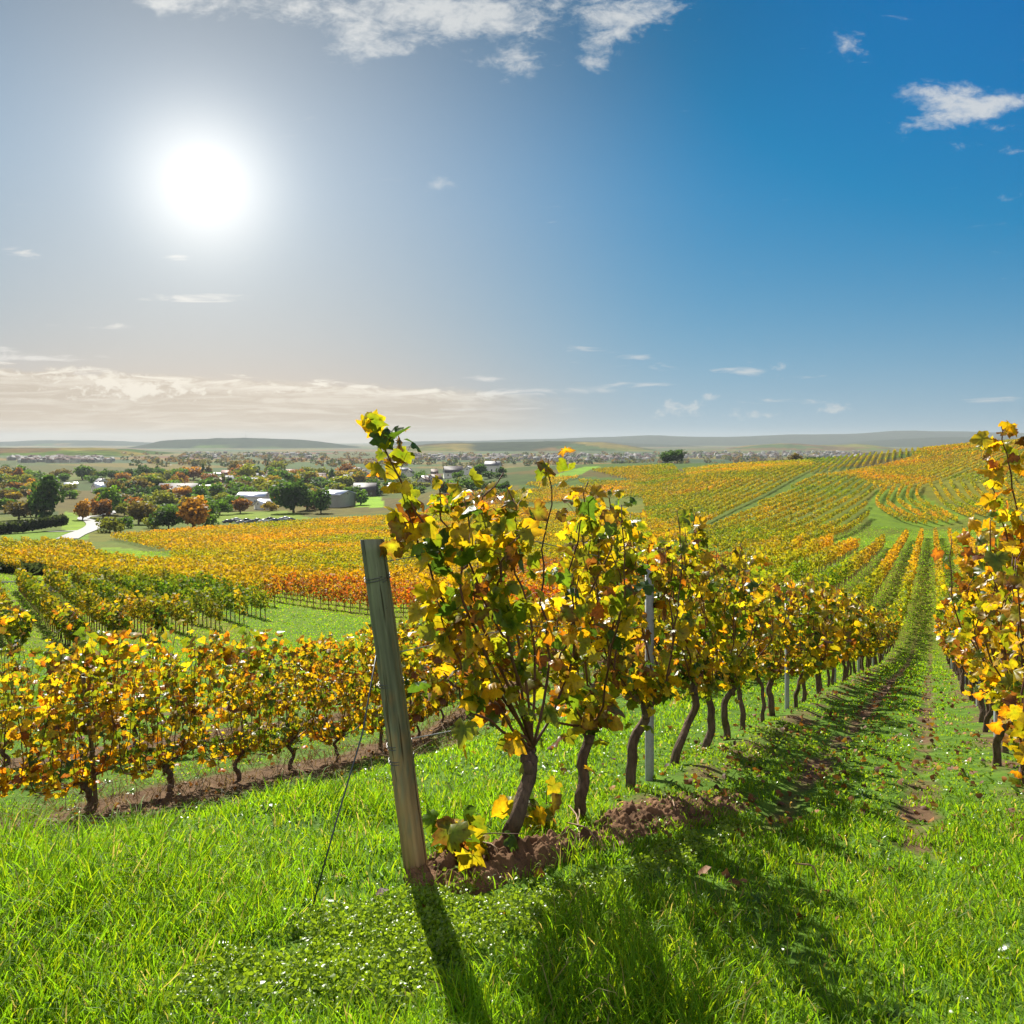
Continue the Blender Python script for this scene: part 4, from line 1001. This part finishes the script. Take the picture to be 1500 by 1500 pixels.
def litter():
    X, Y = scatter(8500, 3.1, 30, 1.0); x0 = X - ROW_T * Y
    w = np.exp(-((x0 + 1.5) / .8) ** 2) + np.exp(-((x0 - .1) / .6) ** 2) + np.exp(-((x0 + 1.0) / .4) ** 2) + .7 * np.exp(-((x0 + 8.6) / 1.2) ** 2) + .05
    keep = rng.random(len(X)) < w * (.16 + .84 * S(Y, 4, 6.5)); X, Y = X[keep], Y[keep]; n = len(X)
    pos = np.stack([X, Y, ground_z(X, Y) + .012 + .022 * rng.random(n)], 1); R = leaf_frames(rng, n, droop=.0, spread=1.5)
    i = rng.choice(5, n, p=[.34, .24, .2, .12, .1]); pc = np.array([(.17, .075, .03), (.26, .12, .05), (.36, .15, .03), (.46, .27, .03), (.10, .05, .03)])
    c = pc[i] * (.7 + .6 * rng.random((n, 1))); gl = Geo(); place_leaves(gl, rng, LEAF1, pos, .032 + .034 * rng.random(n), R, c, c * .9)
    me = gl.mesh('fallen_leaves'); me.materials.append(M_DRY)
    tag(link('fallen_leaves', me), 'brown and orange fallen vine leaves scattered on the grass', 'fallen leaves', kind='stuff')
    # dry stalks and cut canes on the soil strips of the left rows
    X, Y = scatter(70000, 4, 30, 1.2); x0 = X - ROW_T * Y
    w = np.exp(-((x0 + 7.4) / .7) ** 2) + np.exp(-((x0 + 9.3) / .8) ** 2) + .8 * np.exp(-((x0 + 12.2) / .8) ** 2)
    keep = rng.random(len(X)) < w * .9; X, Y = X[keep], Y[keep]; n = len(X)
    V, Fa, T = blades(X, Y, .05 + .25 * rng.random(n) ** 1.6, .006 * np.maximum(1, Y / 6), np.array([.22, .16, .085]) * (.5 + .8 * rng.random((n, 1))), lean=1.6, segs=2)
    me = mesh_np('dry_grass', V, Fa, T); me.materials.append(M_DRY)
    tag(link('dry_grass', me), 'dry straw and dead stalks on the bare strips of the left rows', 'dry grass', kind='stuff')
    gt = Geo(); rg = np.random.default_rng(12)
    for (a, b) in (((833, 1205), (850, 1252)), ((846, 1205), (842, 1226)), ((980, 1190), (985, 1212)), ((830, 1232), (880, 1250)), ((1165, 1296), (1200, 1300)), ((700, 1262), (735, 1276))):
        p, q = at(*a), at(*b); P = np.array([p + (0, 0, .10), (p + q) / 2 + (0.02, 0, .10), q + (0, 0, .03)])
        gt.tube(smooth_path(P, 6), [.004, .004, .0045, .004, .0035, .002], 5, tint=(2.6, 3.6, 4.0))
    me = gt.mesh('pruned_twigs', True); me.materials.append(M_CANE); tag(link('pruned_twigs', me), 'pale pruned twigs lying on the bare earth mound', 'twigs', kind='stuff')
litter()
def weeds():
    shape = leaf_shape([(0, 0), (.09, .15), (.15, .45), (.13, .75), (0, 1.0), (-.13, .75), (-.15, .45), (-.09, .15)], (0, .4), .25, .35)
    rg = np.random.default_rng(77); X, Y = scatter(420, 2.1, 11, 1.4); n0 = len(X); k = 8
    a = (np.arange(k) * 2.4)[None] + rg.random((n0, 1)) * 6; b = .25 + .9 * rg.random((n0, k))
    T = np.stack([np.cos(a), np.sin(a), b], -1).reshape(-1, 3); T /= np.linalg.norm(T, axis=1)[:, None]
    U = np.stack([-np.cos(a) * b, -np.sin(a) * b, np.ones_like(b)], -1).reshape(-1, 3); U /= np.linalg.norm(U, axis=1)[:, None]
    R = np.stack([np.cross(T, U), T, U], -1); pos = np.repeat(np.stack([X, Y, ground_z(X, Y)], 1), k, 0)
    sz = np.repeat(.04 + .045 * rg.random(n0) ** 1.5, k) * (.6 + .6 * rg.random(n0 * k)); c = np.repeat(np.array([.10, .19, .012]) * (.6 + .8 * rg.random((n0, 1))), k, 0)
    gl = Geo(); place_leaves(gl, rg, shape, pos, sz, R, c * 1.15, c); me = gl.mesh('weeds', True); me.materials.append(M_HERB)
    tag(link('weeds', me), 'broad leaved weed rosettes growing among the headland grass', 'weeds', kind='stuff')
weeds()
def sucker(px, py, label, n=26, hgt=.28, seed=1, Z=None):
    """low leafy shoot springing from the ground"""
    b = at(px, py) if Z is None else np.array([(px - 750) / F * Z, Z, float(ground_z((px - 750) / F * Z, Z))])
    rg = np.random.default_rng(seed); r = empty('vine_sucker', b); tag(r, label, 'vine shoot')
    lp = []
    for k in range(4):
        e = np.array([rg.normal(0, .17), rg.normal(0, .12), hgt * (.6 + .5 * rg.random())]); P = smooth_path(np.array([(0, 0, -.02), e * (.35, .35, .6), e]), 8)
        link('shoot', Geo().tube(P, np.linspace(.004, .002, 8), 5).mesh('shoot', True), M_CANE, r)
        t = rg.random(n // 4 + 1); lp.append(np.stack([np.interp(t, np.linspace(0, 1, 8), P[:, q]) for q in range(3)], 1) + rg.normal(0, .035, (len(t), 3)))
    pos = np.concatenate(lp); c, e = pick(rg, 'mixed', len(pos)); gl = Geo()
    place_leaves(gl, rg, LEAF0, pos, .075 + .05 * rg.random(len(pos)), leaf_frames(rg, len(pos), droop=.3), c, e)
    link('foliage', gl.mesh('foliage'), M_LEAF, r)
sucker(662, 1255, 'low leafy vine shoot growing right beside the foot of the leaning post', 30, .26, 3)
sucker(800, 1205, 'low leafy shoot between the first two vine trunks behind the leaning post', 24, .32, 5, Z=4.5)
# ------------------------------------------------------------------ village: trees
def tree_proto(kind, seed, nf):
    rg = np.random.default_rng(seed)
    if kind == 'round': B = [(rg.normal(0, .17), rg.normal(0, .17), .5 + rg.normal(0, .13), .20 + .11 * rg.random()) for _ in range(10)] + [(0, 0, .55, .34)]
    elif kind == 'tall': B = [(rg.normal(0, .12), rg.normal(0, .12), z, .16 + .12 * (1 - abs(z - .5))) for z in np.linspace(.22, .88, 12)]
    elif kind == 'cone': B = [(rg.normal(0, .05), rg.normal(0, .05), z, .05 + .40 * (1 - z)) for z in np.linspace(.12, .95, 13)]
    else: B = [(rg.uniform(-.34, .34), rg.uniform(-.34, .34), .38 + rg.normal(0, .12), .17 + .1 * rg.random()) for _ in range(12)]
    B = np.array(B); w = B[:, 3] ** 2; i = rg.choice(len(B), nf, p=w / w.sum())
    d = rg.standard_normal((nf, 3)); d /= np.linalg.norm(d, axis=1)[:, None]
    rad = B[i, 3] * (1 - .45 * rg.random(nf) ** 2)
    P = B[i, :3] + d * rad[:, None] * np.array([1, 1, .9]); P[:, 2] = np.clip(P[:, 2], .03, 1.0)
    sz = .055 + .05 * rg.random(nf)
    R = leaf_frames(rg, nf, droop=.3); V = np.einsum('nij,nkj->nki', R, np.array([(-.5, -.5, 0), (.5, -.4, .1), (.4, .6, 0), (-.5, .5, .1)])[None] * sz[:, None, None]) + P[:, None]
    cl = .65 + .7 * rg.random(len(B)); T = np.repeat((np.ones((nf, 3)) * (cl[i] * (.75 + .5 * rg.random(nf)))[:, None])[:, None], 4, 1)
    crown = mesh_np('crown', V.reshape(-1, 3), [np.arange(nf * 4).reshape(-1, 4)], T.reshape(-1, 3)); crown.materials.append(M_TREE)
    gt = Geo(); gt.tube(np.array([(0, 0, -.05), (.005, 0, .2), (0, .01, .6)]), [.034, .026, .010], 7)
    for b in B[:6]: gt.tube(np.array([(0, 0, .14 + .2 * rg.random()), (b[0] * .5, b[1] * .5, b[2] * .75), b[:3]]), [.014, .009, .004], 5)
    tr = gt.mesh('trunk', True); tr.materials.append(M_BARK); return crown, tr
TP = {k: [tree_proto(k, 900 + 10 * q + len(k), 900 if k != 'bush' else 600) for q in range(3)] for k in ('round', 'tall', 'cone', 'bush')}
TREE_COL = {'green': (.08, .16, .015), 'dark': (.045, .095, .018), 'olive': (.16, .18, .018), 'gold': (.28, .21, .02), 'orange': (.30, .15, .02), 'rust': (.22, .10, .025), 'brown': (.14, .11, .03)}
def tree(px, py, hp, wp, kind, colr, label, group='trees around the village', name=None):
    b = at(px, py); k = b[1] / F; h, w = hp * k, wp * k
    nm = name or {'cone': 'conifer', 'bush': 'shrub'}.get(kind, 'tree')
    r = empty(nm, b, random.random() * 6.28); r.scale = (w * 1.12, w * 1.12, h * 1.04); tag(r, label, 'shrub' if nm == 'shrub' else 'tree', group)
    cr, tr = random.choice(TP[kind]); c = link('crown', cr, None, r); q = .85 + .3 * random.random(); c.color = (*[v * q for v in TREE_COL[colr]], 1); link('trunk', tr, None, r)
for a in [
 (64, 761, 60, 46, 'tall', 'dark', 'tallest dark green tree at far left, broad crown beside the road bend'),
 (28, 762, 30, 34, 'round', 'brown', 'brownish round tree left of the tallest dark green tree'),
 (45, 757, 26, 22, 'round', 'olive', 'smaller olive tree tucked against the tallest dark green tree'),
 (8, 752, 26, 28, 'round', 'green', 'round green tree at the extreme left edge of the valley'),
 (121, 703, 25, 26, 'round', 'green', 'lone round green tree among the distant red fields'),
 (121, 762, 32, 24, 'round', 'orange', 'small orange brown tree on the meadow inside the road bend'),
 (161, 754, 44, 36, 'round', 'green', 'broad green tree directly above the white road'),
 (161, 780, 30, 30, 'bush', 'olive', 'low olive bush where the white road leaves the vines'),
 (203, 768, 40, 40, 'round', 'brown', 'broad brown orange tree between road and barn roof'),
 (182, 774, 24, 24, 'bush', 'green', 'green bush left of the broad brown orange tree'),
 (247, 775, 36, 36, 'round', 'dark', 'dark green rounded tree left of the orange village tree'),
 (225, 774, 22, 24, 'bush', 'olive', 'small olive bush in front of the dark rounded tree'),
 (283, 775, 50, 48, 'round', 'orange', 'large orange autumn tree at the near village edge'),
 (306, 773, 30, 24, 'bush', 'green', 'green bush hugging the right of the large orange tree'),
 (270, 735, 26, 34, 'round', 'orange', 'golden orange tree behind the large orange tree'),
 (250, 742, 24, 20, 'cone', 'dark', 'dark pointed tree in front of the barn roof'),
 (322, 754, 24, 26, 'round', 'green', 'round green tree beside the green strip right of the orange tree'),
 (352, 752, 26, 28, 'round', 'rust', 'rust coloured tree before the white hall roof'),
 (338, 736, 20, 22, 'round', 'dark', 'dark round tree left of the white hall roof'),
 (379, 724, 25, 32, 'round', 'olive', 'pale olive round tree right above the white hall'),
 (430, 751, 56, 52, 'round', 'dark', 'largest dark green tree in the middle of the village'),
 (470, 752, 40, 30, 'round', 'dark', 'dark conical green tree just left of the grey shed'),
 (449, 748, 34, 26, 'round', 'green', 'green tree filling the gap beside the largest dark tree'),
 (397, 748, 18, 20, 'bush', 'gold', 'small golden bush left of the largest dark tree'),
 (505, 720, 28, 34, 'round', 'olive', 'broad olive tree behind the grey shed'),
 (486, 706, 20, 14, 'cone', 'dark', 'slim dark conifer behind the grey shed roof'),
 (205, 699, 18, 14, 'cone', 'dark', 'first of the dark conifers in the distant tree line'),
 (218, 699, 17, 16, 'round', 'dark', 'dark round tree in the distant line of conifers'),
 (230, 700, 19, 14, 'cone', 'dark', 'pointed dark conifer right of the dark round tree line'),
 (252, 702, 16, 26, 'round', 'olive', 'olive tree right of the distant dark conifers'),
 (270, 703, 17, 24, 'round', 'brown', 'brown tree in the distant tree line left of the tall cypress'),
 (297, 699, 20, 9, 'cone', 'dark', 'narrow dark cypress standing above the white roofs'),
 (345, 697, 24, 16, 'round', 'brown', 'brown crowned tree above the dark church like roof'),
 (392, 694, 19, 9, 'cone', 'dark', 'narrow dark conifer on the village skyline'),
 (362, 691, 14, 12, 'round', 'olive', 'small olive tree on the village skyline'),
 (655, 726, 26, 34, 'round', 'green', 'green tree in front of the white gabled house on the rise'),
 (705, 698, 22, 20, 'round', 'dark', 'dark tree left of the pale house on the ridge'),
 (690, 716, 20, 30, 'bush', 'green', 'wide green bush below the houses on the rise'),
 (716, 730, 18, 34, 'bush', 'olive', 'olive bush at the lower right of the houses'),
 (735, 695, 12, 12, 'round', 'dark', 'small dark tree right of the pale house on the ridge'),
 (976, 679, 20, 22, 'round', 'dark', 'left tree of the lone pair on the vineyard ridge'),
 (992, 679, 22, 26, 'round', 'dark', 'right and larger tree of the lone pair on the vineyard ridge'),
 (1166, 676, 13, 17, 'round', 'brown', 'single brownish tree standing on the right vineyard ridge'),
 (1192, 674, 6, 18, 'bush', 'dark', 'low dark bush right of the single ridge tree'),
 (8, 688, 9, 14, 'round', 'dark', 'small dark tree by the distant red fields at left edge'),
 (160, 698, 10, 12, 'round', 'brown', 'small brown tree left of the distant conifer line'),
 (172, 699, 10, 10, 'round', 'brown', 'tiny rust brown tree beside the distant conifer line'),
 (35, 690, 5, 5, 'round', 'dark', 'tiny dark tree in the distant bright meadow'),
]: tree(*a)
rt = np.random.default_rng(45)
for k in range(64):
    c = ['green', 'olive', 'brown', 'gold', 'dark', 'rust'][int(rt.choice(6, p=[.3, .3, .14, .08, .12, .06]))]; kd = 'round' if rt.random() < .7 else 'bush'
    px = rt.uniform(150, 480); py = rt.uniform(722, 764)
    if py > 752 and 310 < px < 460 or (355 < px < 420 and py > 728): py -= 30
    tree(px, py, 17 + 14 * rt.random(), 20 + 15 * rt.random(), kd, c, f'medium {c} {"tree" if kd == "round" else "shrub"} in the belt between road and village roofs', 'trees in the belt before the village')
rt = np.random.default_rng(44); TC = list(TREE_COL)
for k in range(210):
    px = rt.uniform(-20, 560); py = 700 + 42 * rt.random() ** 1.2
    if px < 130 and py > 735: py -= 22
    if 60 < px < 175 and py < 725 and rt.random() < .6: continue
    c = TC[int(rt.choice(7, p=[.28, .2, .26, .1, .08, .04, .04]))]; kd = rt.choice(['round', 'bush', 'cone'], p=[.55, .35, .10])
    tree(px, py, 12 + 12 * rt.random(), 15 + 14 * rt.random(), str(kd), c, f'small {c} {dict(round="round tree", bush="bushy shrub", cone="pointed conifer")[str(kd)]} among the village roofs', 'small trees among the village roofs')
for k in range(34):
    px = rt.uniform(560, 740); py = 700 + 25 * rt.random()
    tree(px, py, 9 + 9 * rt.random(), 12 + 10 * rt.random(), 'bush', TC[int(rt.choice(3))], 'small green bush on the slope below the houses on the rise', 'bushes below the houses on the rise')
def hedge(p, q, hp, label):
    a, b = at(*p), at(*q); L = np.linalg.norm((b - a)[:2]); rz = math.atan2(b[1] - a[1], b[0] - a[0]); h = hp * a[1] / F
    rg = np.random.default_rng(6); n = 1500; P = np.stack([rg.random(n) * L, rg.uniform(-1.2, 1.2, n), h * rg.random(n) ** .7 * (.8 + .3 * np.sin(np.linspace(0, 40, n)))], 1)
    R = leaf_frames(rg, n); V = np.einsum('nij,nkj->nki', R, np.array([(-.5, -.5, 0), (.5, -.4, .1), (.4, .6, 0), (-.5, .5, .1)])[None] * 1.0) + P[:, None]
    T = np.ones((n * 4, 3)) * np.array([.035, .05, .02]) * np.repeat(.6 + .8 * rg.random((n, 1)), 4, 0)
    r = empty('hedge', a, rz); tag(r, label, 'hedge'); link('foliage', mesh_np('foliage', V.reshape(-1, 3), [np.arange(n * 4).reshape(-1, 4)], T), M_TREE, r)
    gt = Geo()
    for x in np.arange(1, L, 3): gt.tube(np.array([(x, 0, -.3), (x, 0, h * .7)]), [.12, .05], 5)
    link('stem', gt.mesh('stem'), M_BARK, r)
hedge((0, 783), (96, 776), 15, 'long dark hedge bordering the meadow below the tallest left tree')
hedge((0, 838), (70, 843), 11, 'brownish hedge of scrub along the gravel path at the left edge')

# ------------------------------------------------------------------ village: houses
def house(px, py, wp, label, depth=9.0, wall_h=4.2, roof_h=3.2, rot=0.0, wall=(1, 1, 1), roof=(.09, .06, .055), metal=False, chim=True, win=3, name='house', group='houses of the village', door=True, cat=None):
    b = at(px, py); w = wp * b[1] / F; d = depth
    r = empty(name, b, rot); tag(r, label, cat or name.replace('_', ' '), group)
    gw = Geo(); hw, hd = w / 2, d / 2
    V = [(-hw, -hd, -1), (hw, -hd, -1), (hw, hd, -1), (-hw, hd, -1), (-hw, -hd, wall_h), (hw, -hd, wall_h), (hw, hd, wall_h), (-hw, hd, wall_h), (-hw, 0, wall_h + roof_h), (hw, 0, wall_h + roof_h)]
    gw.add(V, [np.array([(0, 1, 5, 4), (2, 3, 7, 6)]), np.array([(1, 2, 6, 9, 5), (3, 0, 4, 8, 7)])], wall)
    link('wall', gw.mesh('wall'), M_WALL, r)
    gr = Geo(); o = .45; t = .22; sl_ = roof_h / hd
    for s in (-1, 1):
        y0, y1 = s * (hd + o), 0; z0, z1 = wall_h - o * sl_ + .06, wall_h + roof_h + .06
        q = [(-hw - o, y0, z0), (hw + o, y0, z0), (hw + o, y1, z1), (-hw - o, y1, z1)]
        gr.add(q + [(a, b_, c + t) for a, b_, c in q], np.array([(0, 1, 2, 3), (4, 5, 6, 7), (0, 1, 5, 4), (1, 2, 6, 5), (3, 0, 4, 7), (2, 3, 7, 6)]), (1, 1, 1) if metal else roof)
    rf = link('roof', gr.mesh('roof'), M_ROOFM if metal else M_ROOF, r)
    if chim: link('chimney', Geo().box(hw * .3, hw * .3 + .7, -.35, .35, wall_h + roof_h * .6, wall_h + roof_h + 1.0, (.5, .3, .25)).mesh('chimney'), M_WALL, rf)
    for k in range(win):
        x = -hw + w * (k + .5) / win
        f = link('window', Geo().box(x - .6, x + .6, -hd - .06, -hd + .02, 1.3, 2.9, (.95, .95, .95)).mesh('window'), M_WALL, r)
        link('pane', Geo().box(x - .48, x + .48, -hd - .09, -hd - .05, 1.42, 2.78).mesh('pane'), M_GLASS, f)
    if door and w > 8: link('door', Geo().box(-.5, .5, -hd - .05, -hd + .02, -.2, 2.1, (.25, .2, .15)).mesh('door'), M_WALL, r)
    for s in (-1, 1):
        f = link('window', Geo().box(s * hw - .03, s * hw + .03, -.6, .6, wall_h - .3, wall_h + 1.1, (.95, .95, .95)).mesh('window'), M_WALL, r)
        link('pane', Geo().box(s * (hw + .045) - .02, s * (hw + .045) + .02, -.45, .45, wall_h - .18, wall_h + .98).mesh('pane'), M_GLASS, f)
    return r
DK, BR, RD, GY, BL = (.05, .042, .045), (.10, .06, .045), (.18, .07, .05), (.16, .16, .17), (.08, .09, .12)
H = lambda *a, **k: house(*a, **k)
H(104, 716, 17, 'low building with a pale sheet roof left of the village', rot=.5, metal=True, wall_h=3, roof_h=2.2, chim=False)
H(149, 713, 13, 'white house with a light grey roof beside the tree belt', rot=-.5, roof=GY)
H(144, 721, 12, 'white farmhouse in front of the light grey roofed house', rot=.9, metal=True)
H(218, 706, 28, 'long shed whose metal roof glints brightly in the sun', metal=True, wall_h=3.5, roof_h=1.8, rot=.15, chim=False, name='shed')
H(262, 727, 54, 'large dark brown barn roof behind the orange trees', roof=DK, wall_h=3, roof_h=6.5, depth=15, rot=.05, win=5, name='barn')
H(250, 731, 12, 'small white gabled house against the large dark barn', rot=1.5, roof=DK)
H(283, 726, 13, 'white gable end at the right of the large dark barn', rot=1.5, roof=BL)
H(315, 718, 44, 'long low white roofed greenhouse shining between trees', metal=True, wall_h=2.6, roof_h=1.6, depth=12, chim=False, win=6, name='greenhouse')
H(322, 699, 24, 'white flat roofed building behind the narrow cypress', metal=True, wall_h=4, roof_h=1.2, chim=False)
H(350, 692, 22, 'big house with steep dark roof on the village skyline', roof=DK, wall_h=5, roof_h=6, depth=12)
H(371, 738, 40, 'white hall with a pale blue grey roof near the cars', metal=True, wall_h=5, roof_h=2.2, depth=16, chim=False, win=5, name='hall')
H(386, 746, 18, 'small annex with a tilted white roof right of the white hall', metal=True, wall_h=3, roof_h=2.6, rot=.8, chim=False)
H(403, 727, 17, 'white walled house with dark roof left of the largest dark tree', roof=DK, rot=.2)
H(494, 742, 35, 'grey metal shed with a white sloping roof right of the dark trees', metal=True, wall=(.42, .46, .44), wall_h=7.5, roof_h=2.0, depth=18, rot=-.35, chim=False, win=0, name='shed')
H(535, 727, 32, 'dark timber barn right of the grey shed', roof=DK, wall=(.12, .09, .08), wall_h=5, roof_h=4.5, depth=12, name='barn')
H(457, 706, 40, 'long terrace with grey brown roof on the village skyline', roof=BR, wall_h=5, roof_h=4, win=6)
H(664, 699, 27, 'white gabled house with dark roof on the rise', roof=DK, rot=.25, wall_h=4.5, roof_h=5)
H(686, 695, 12, 'small white house with grey gable on the rise', roof=GY, rot=1.3)
H(722, 692, 22, 'pale house with grey roof standing highest beside the dark tree', roof=GY, wall_h=6, roof_h=3, rot=-.2)
H(628, 706, 18, 'low house with bright pale roof left of the white gabled house', metal=True, wall_h=3, roof_h=2.2, chim=False)
rh_ = np.random.default_rng(8); RC = [(DK, 'dark'), (BR, 'brown'), (RD, 'red'), (GY, 'grey'), (BL, 'slate blue')]
for k in range(40):
    px = rh_.uniform(280, 560) if k < 34 else rh_.uniform(575, 650); py = rh_.uniform(694, 714); rc, rn = RC[int(rh_.integers(5))]
    H(px, py, rh_.uniform(9, 17), f'small village house with {rn} roof among the trees', depth=8, wall_h=3.6 + 1.6 * rh_.random(), roof_h=2.8 + 1.6 * rh_.random(), rot=rh_.uniform(-.8, 1.6), roof=rc, wall=(.7 + .3 * rh_.random(),) * 3, win=2, group='small houses of the village')

# ------------------------------------------------------------------ parked cars at the village edge
def car_meshes(col):
    prof = [(-2.1, .35), (-2.15, .7), (-1.95, .92), (-1.25, 1.0), (-.75, 1.42), (.75, 1.45), (1.35, 1.02), (2.05, .88), (2.15, .6), (2.1, .35)]
    n = len(prof); V = [(x, s * (.84 if z < 1.1 else .66), z) for s in (-1, 1) for x, z in prof]
    gb = Geo().add(V, [np.array([(j, (j + 1) % n, n + (j + 1) % n, n + j) for j in range(n)]), np.array([list(range(n))[::-1], list(range(n, 2 * n))])], col)
    gg = Geo()
    for s in (-1, 1): gg.add([(-1.1, s * .845, 1.02), (1.15, s * .845, 1.02), (.72, s * .70, 1.36), (-.7, s * .70, 1.36)], np.array([(0, 1, 2, 3)]))
    gg.add([(1.37, -.62, 1.05), (1.37, .62, 1.05), (.83, .55, 1.41), (.83, -.55, 1.41)], np.array([(0, 1, 2, 3)])); gg.add([(-1.26, -.62, 1.04), (-1.26, .62, 1.04), (-.82, .55, 1.39), (-.82, -.55, 1.39)], np.array([(0, 1, 2, 3)]))
    gw = Geo(); a = np.linspace(0, 2 * math.pi, 12, endpoint=False)
    ring = lambda y, r: [(r * math.cos(t), y, r * math.sin(t)) for t in a]
    gw.add(ring(-.1, .33) + ring(.1, .33), [np.array([(j, (j + 1) % 12, 12 + (j + 1) % 12, 12 + j) for j in range(12)]), np.array([list(range(12)), list(range(12, 24))])])
    return gb.mesh('body'), gg.mesh('windows'), gw.mesh('wheel')
CC = [((.02, .02, .025), 'black'), ((.7, .7, .7), 'white'), ((.06, .07, .09), 'dark grey'), ((.35, .36, .38), 'silver'), ((.04, .06, .15), 'blue')]
CM = {n: car_meshes(c) for c, n in CC}; cars = [(333, 766, 0), (340, 765, 2), (346, 763, 1), (353, 767, 3), (361, 764, 0), (368, 766, 2), (377, 764, 0), (386, 765, 1), (395, 762, 0), (402, 764, 4), (412, 763, 3), (418, 761, 1), (425, 763, 2)]
for k, (px, py, ci) in enumerate(cars):
    b = at(px, py); nm = CC[ci][1]; r = empty('parked_car', b, .2 + .5 * random.random()); tag(r, f'{nm} car parked in the row below the white hall', 'car', 'cars parked below the white hall')
    mb, mg, mw = CM[nm]; link('body', mb, M_PAINT, r); link('windows', mg, M_GLASS, r)
    for x in (-1.3, 1.35):
        for s in (-1, 1): w = link('wheel', mw, M_RUBBER, r); w.location = (x, s * .78, .33)

# ------------------------------------------------------------------ towns in the far valley, mast on the hill
def at_far(px, py, z0=1150):
    u = (px - 750) / F; zz = ground_z(u * ZS, ZS, False); k = np.where((EYE - F * zz / ZS <= py) & (ZS > z0))[0]
    Z = ZS[k[0]] if len(k) else 5000.0
    return np.array([u * Z, Z, float(ground_z(u * Z, Z))])
def town(name, px0, px1, py0, py1, n, label, seed, hill_d=None):
    rg = np.random.default_rng(seed); gg = Geo()
    for k in range(n):
        px = rg.uniform(px0, px1); py = rg.uniform(py0, py1)
        b = at_far(px, py); s = 5 + 5 * rg.random(); L = s * (1 + 1.2 * rg.random()); h = 3.5 + 4 * rg.random(); a = rg.random() * 3.1
        c, q = math.cos(a), math.sin(a); R = lambda x, y, z: (b[0] + x * c - y * q, b[1] + x * q + y * c, b[2] + z)
        V = [R(x, y, z) for z in (-2, h) for y in (-s / 2, s / 2) for x in (-L / 2, L / 2)]; wl = rg.uniform(.2, .7)
        gg.add(V, np.array([(0, 1, 5, 4), (1, 3, 7, 5), (3, 2, 6, 7), (2, 0, 4, 6)]), (wl, wl, wl * .95))
        V = [R(-L / 2, -s / 2, h + .02), R(L / 2, -s / 2, h + .02), R(L / 2, s / 2, h + .02), R(-L / 2, s / 2, h + .02), R(-L / 2, 0, h + s * .4), R(L / 2, 0, h + s * .4)]
        rc = (.12, .07, .06) if rg.random() < .55 else (.3, .3, .3)
        gg.add(V, [np.array([(0, 1, 5, 4), (2, 3, 4, 5)]), np.array([(0, 4, 3), (1, 2, 5)])], rc)
    me = gg.mesh(name); me.materials.append(M_WALL); tag(link(name, me), label, 'distant town', kind='stuff')
town('distant_town', 15, 165, 671, 678, 130, 'far village of white houses at the foot of the left hill', 1)
town('distant_town', 270, 470, 664, 672, 70, 'far pale town glinting in the haze below the long grey hill', 2)
town('distant_town', 590, 960, 667, 676, 220, 'long hazy town spread through the far valley behind the vines', 3)
town('distant_town', 1000, 1270, 663, 672, 190, 'hazy blue town in the far valley right of the ridge trees', 4)
def wood(name, n, seed, label):
    rg = np.random.default_rng(seed); Vs, Ts = [], []
    for k in range(n):
        px = rg.uniform(180, 1300); py = rg.uniform(664, 684); b = at_far(px, py)
        s = rg.uniform(5, 10); m = 26; d = rg.standard_normal((m, 3)); d /= np.linalg.norm(d, axis=1)[:, None]
        P = b + np.array([0, 0, s * .55]) + d * s * .55 * np.array([1.5 + rg.random(), 1.5, 1]) ; R = leaf_frames(rg, m)
        V = np.einsum('nij,nkj->nki', R, np.array([(-.5, -.5, 0), (.5, -.4, .1), (.4, .6, 0), (-.5, .5, .1)])[None] * s * .5) + P[:, None]
        Vs.append(V.reshape(-1, 3)); Ts.append(np.ones((m * 4, 3)) * np.array([(.04, .06, .02), (.09, .09, .025), (.14, .09, .03)][int(rg.integers(3))]))
    V = np.concatenate(Vs); me = mesh_np(name, V, [np.arange(len(V)).reshape(-1, 4)], np.concatenate(Ts)); me.materials.append(M_TREE)
    tag(link(name, me), label, 'distant trees', kind='stuff')
wood('distant_trees', 420, 5, 'far off scattered trees and copses of the hazy valley')
def mast():
    D = 6300; x = (360 - 750) / F * D; z = (EYE - 644) / F * D; r = empty('radio_mast', (x, D, z)); tag(r, 'thin lattice radio mast on the long grey hill', 'mast')
    gg = Geo(); h = 80
    for k in range(3):
        a = k * 2.094; gg.tube(np.array([(2.4 * math.cos(a), 2.4 * math.sin(a), -14), (.5 * math.cos(a), .5 * math.sin(a), h * .8)]), [.7, .5], 5)
    for q in range(12): gg.tube(np.array([(2.2 * (1 - q / 14), 0, q * 5), (-1.1 * (1 - q / 14), 1.9 * (1 - q / 14), q * 5 + 5)]), .3, 4)
    link('lattice', gg.mesh('lattice'), M_STEEL, r); link('antenna', Geo().tube(np.array([(0, 0, h * .8), (0, 0, h)]), .5, 6).mesh('antenna'), M_STEEL, r)
mast()

# ------------------------------------------------------------------ air
HAZE = True
if HAZE:
    m = bpy.data.materials.new('valley_air'); m.use_nodes = True; m.node_tree.nodes.clear(); g = NG(m.node_tree)
    o = g.new('ShaderNodeOutputMaterial'); v = g.new('ShaderNodeVolumePrincipled'); v.inputs['Color'].default_value = (.52, .575, .60, 1); v.inputs['Density'].default_value = 8e-5
    v.inputs['Anisotropy'].default_value = .2
    g.l.new(v.outputs[0], o.inputs['Volume'])
    me = Geo().box(-17500, 17500, -17000, 17500, -82, 135).mesh('haze')
    tag(link('haze', me, m), 'thin pale autumn haze filling the valley air', 'haze', kind='stuff')
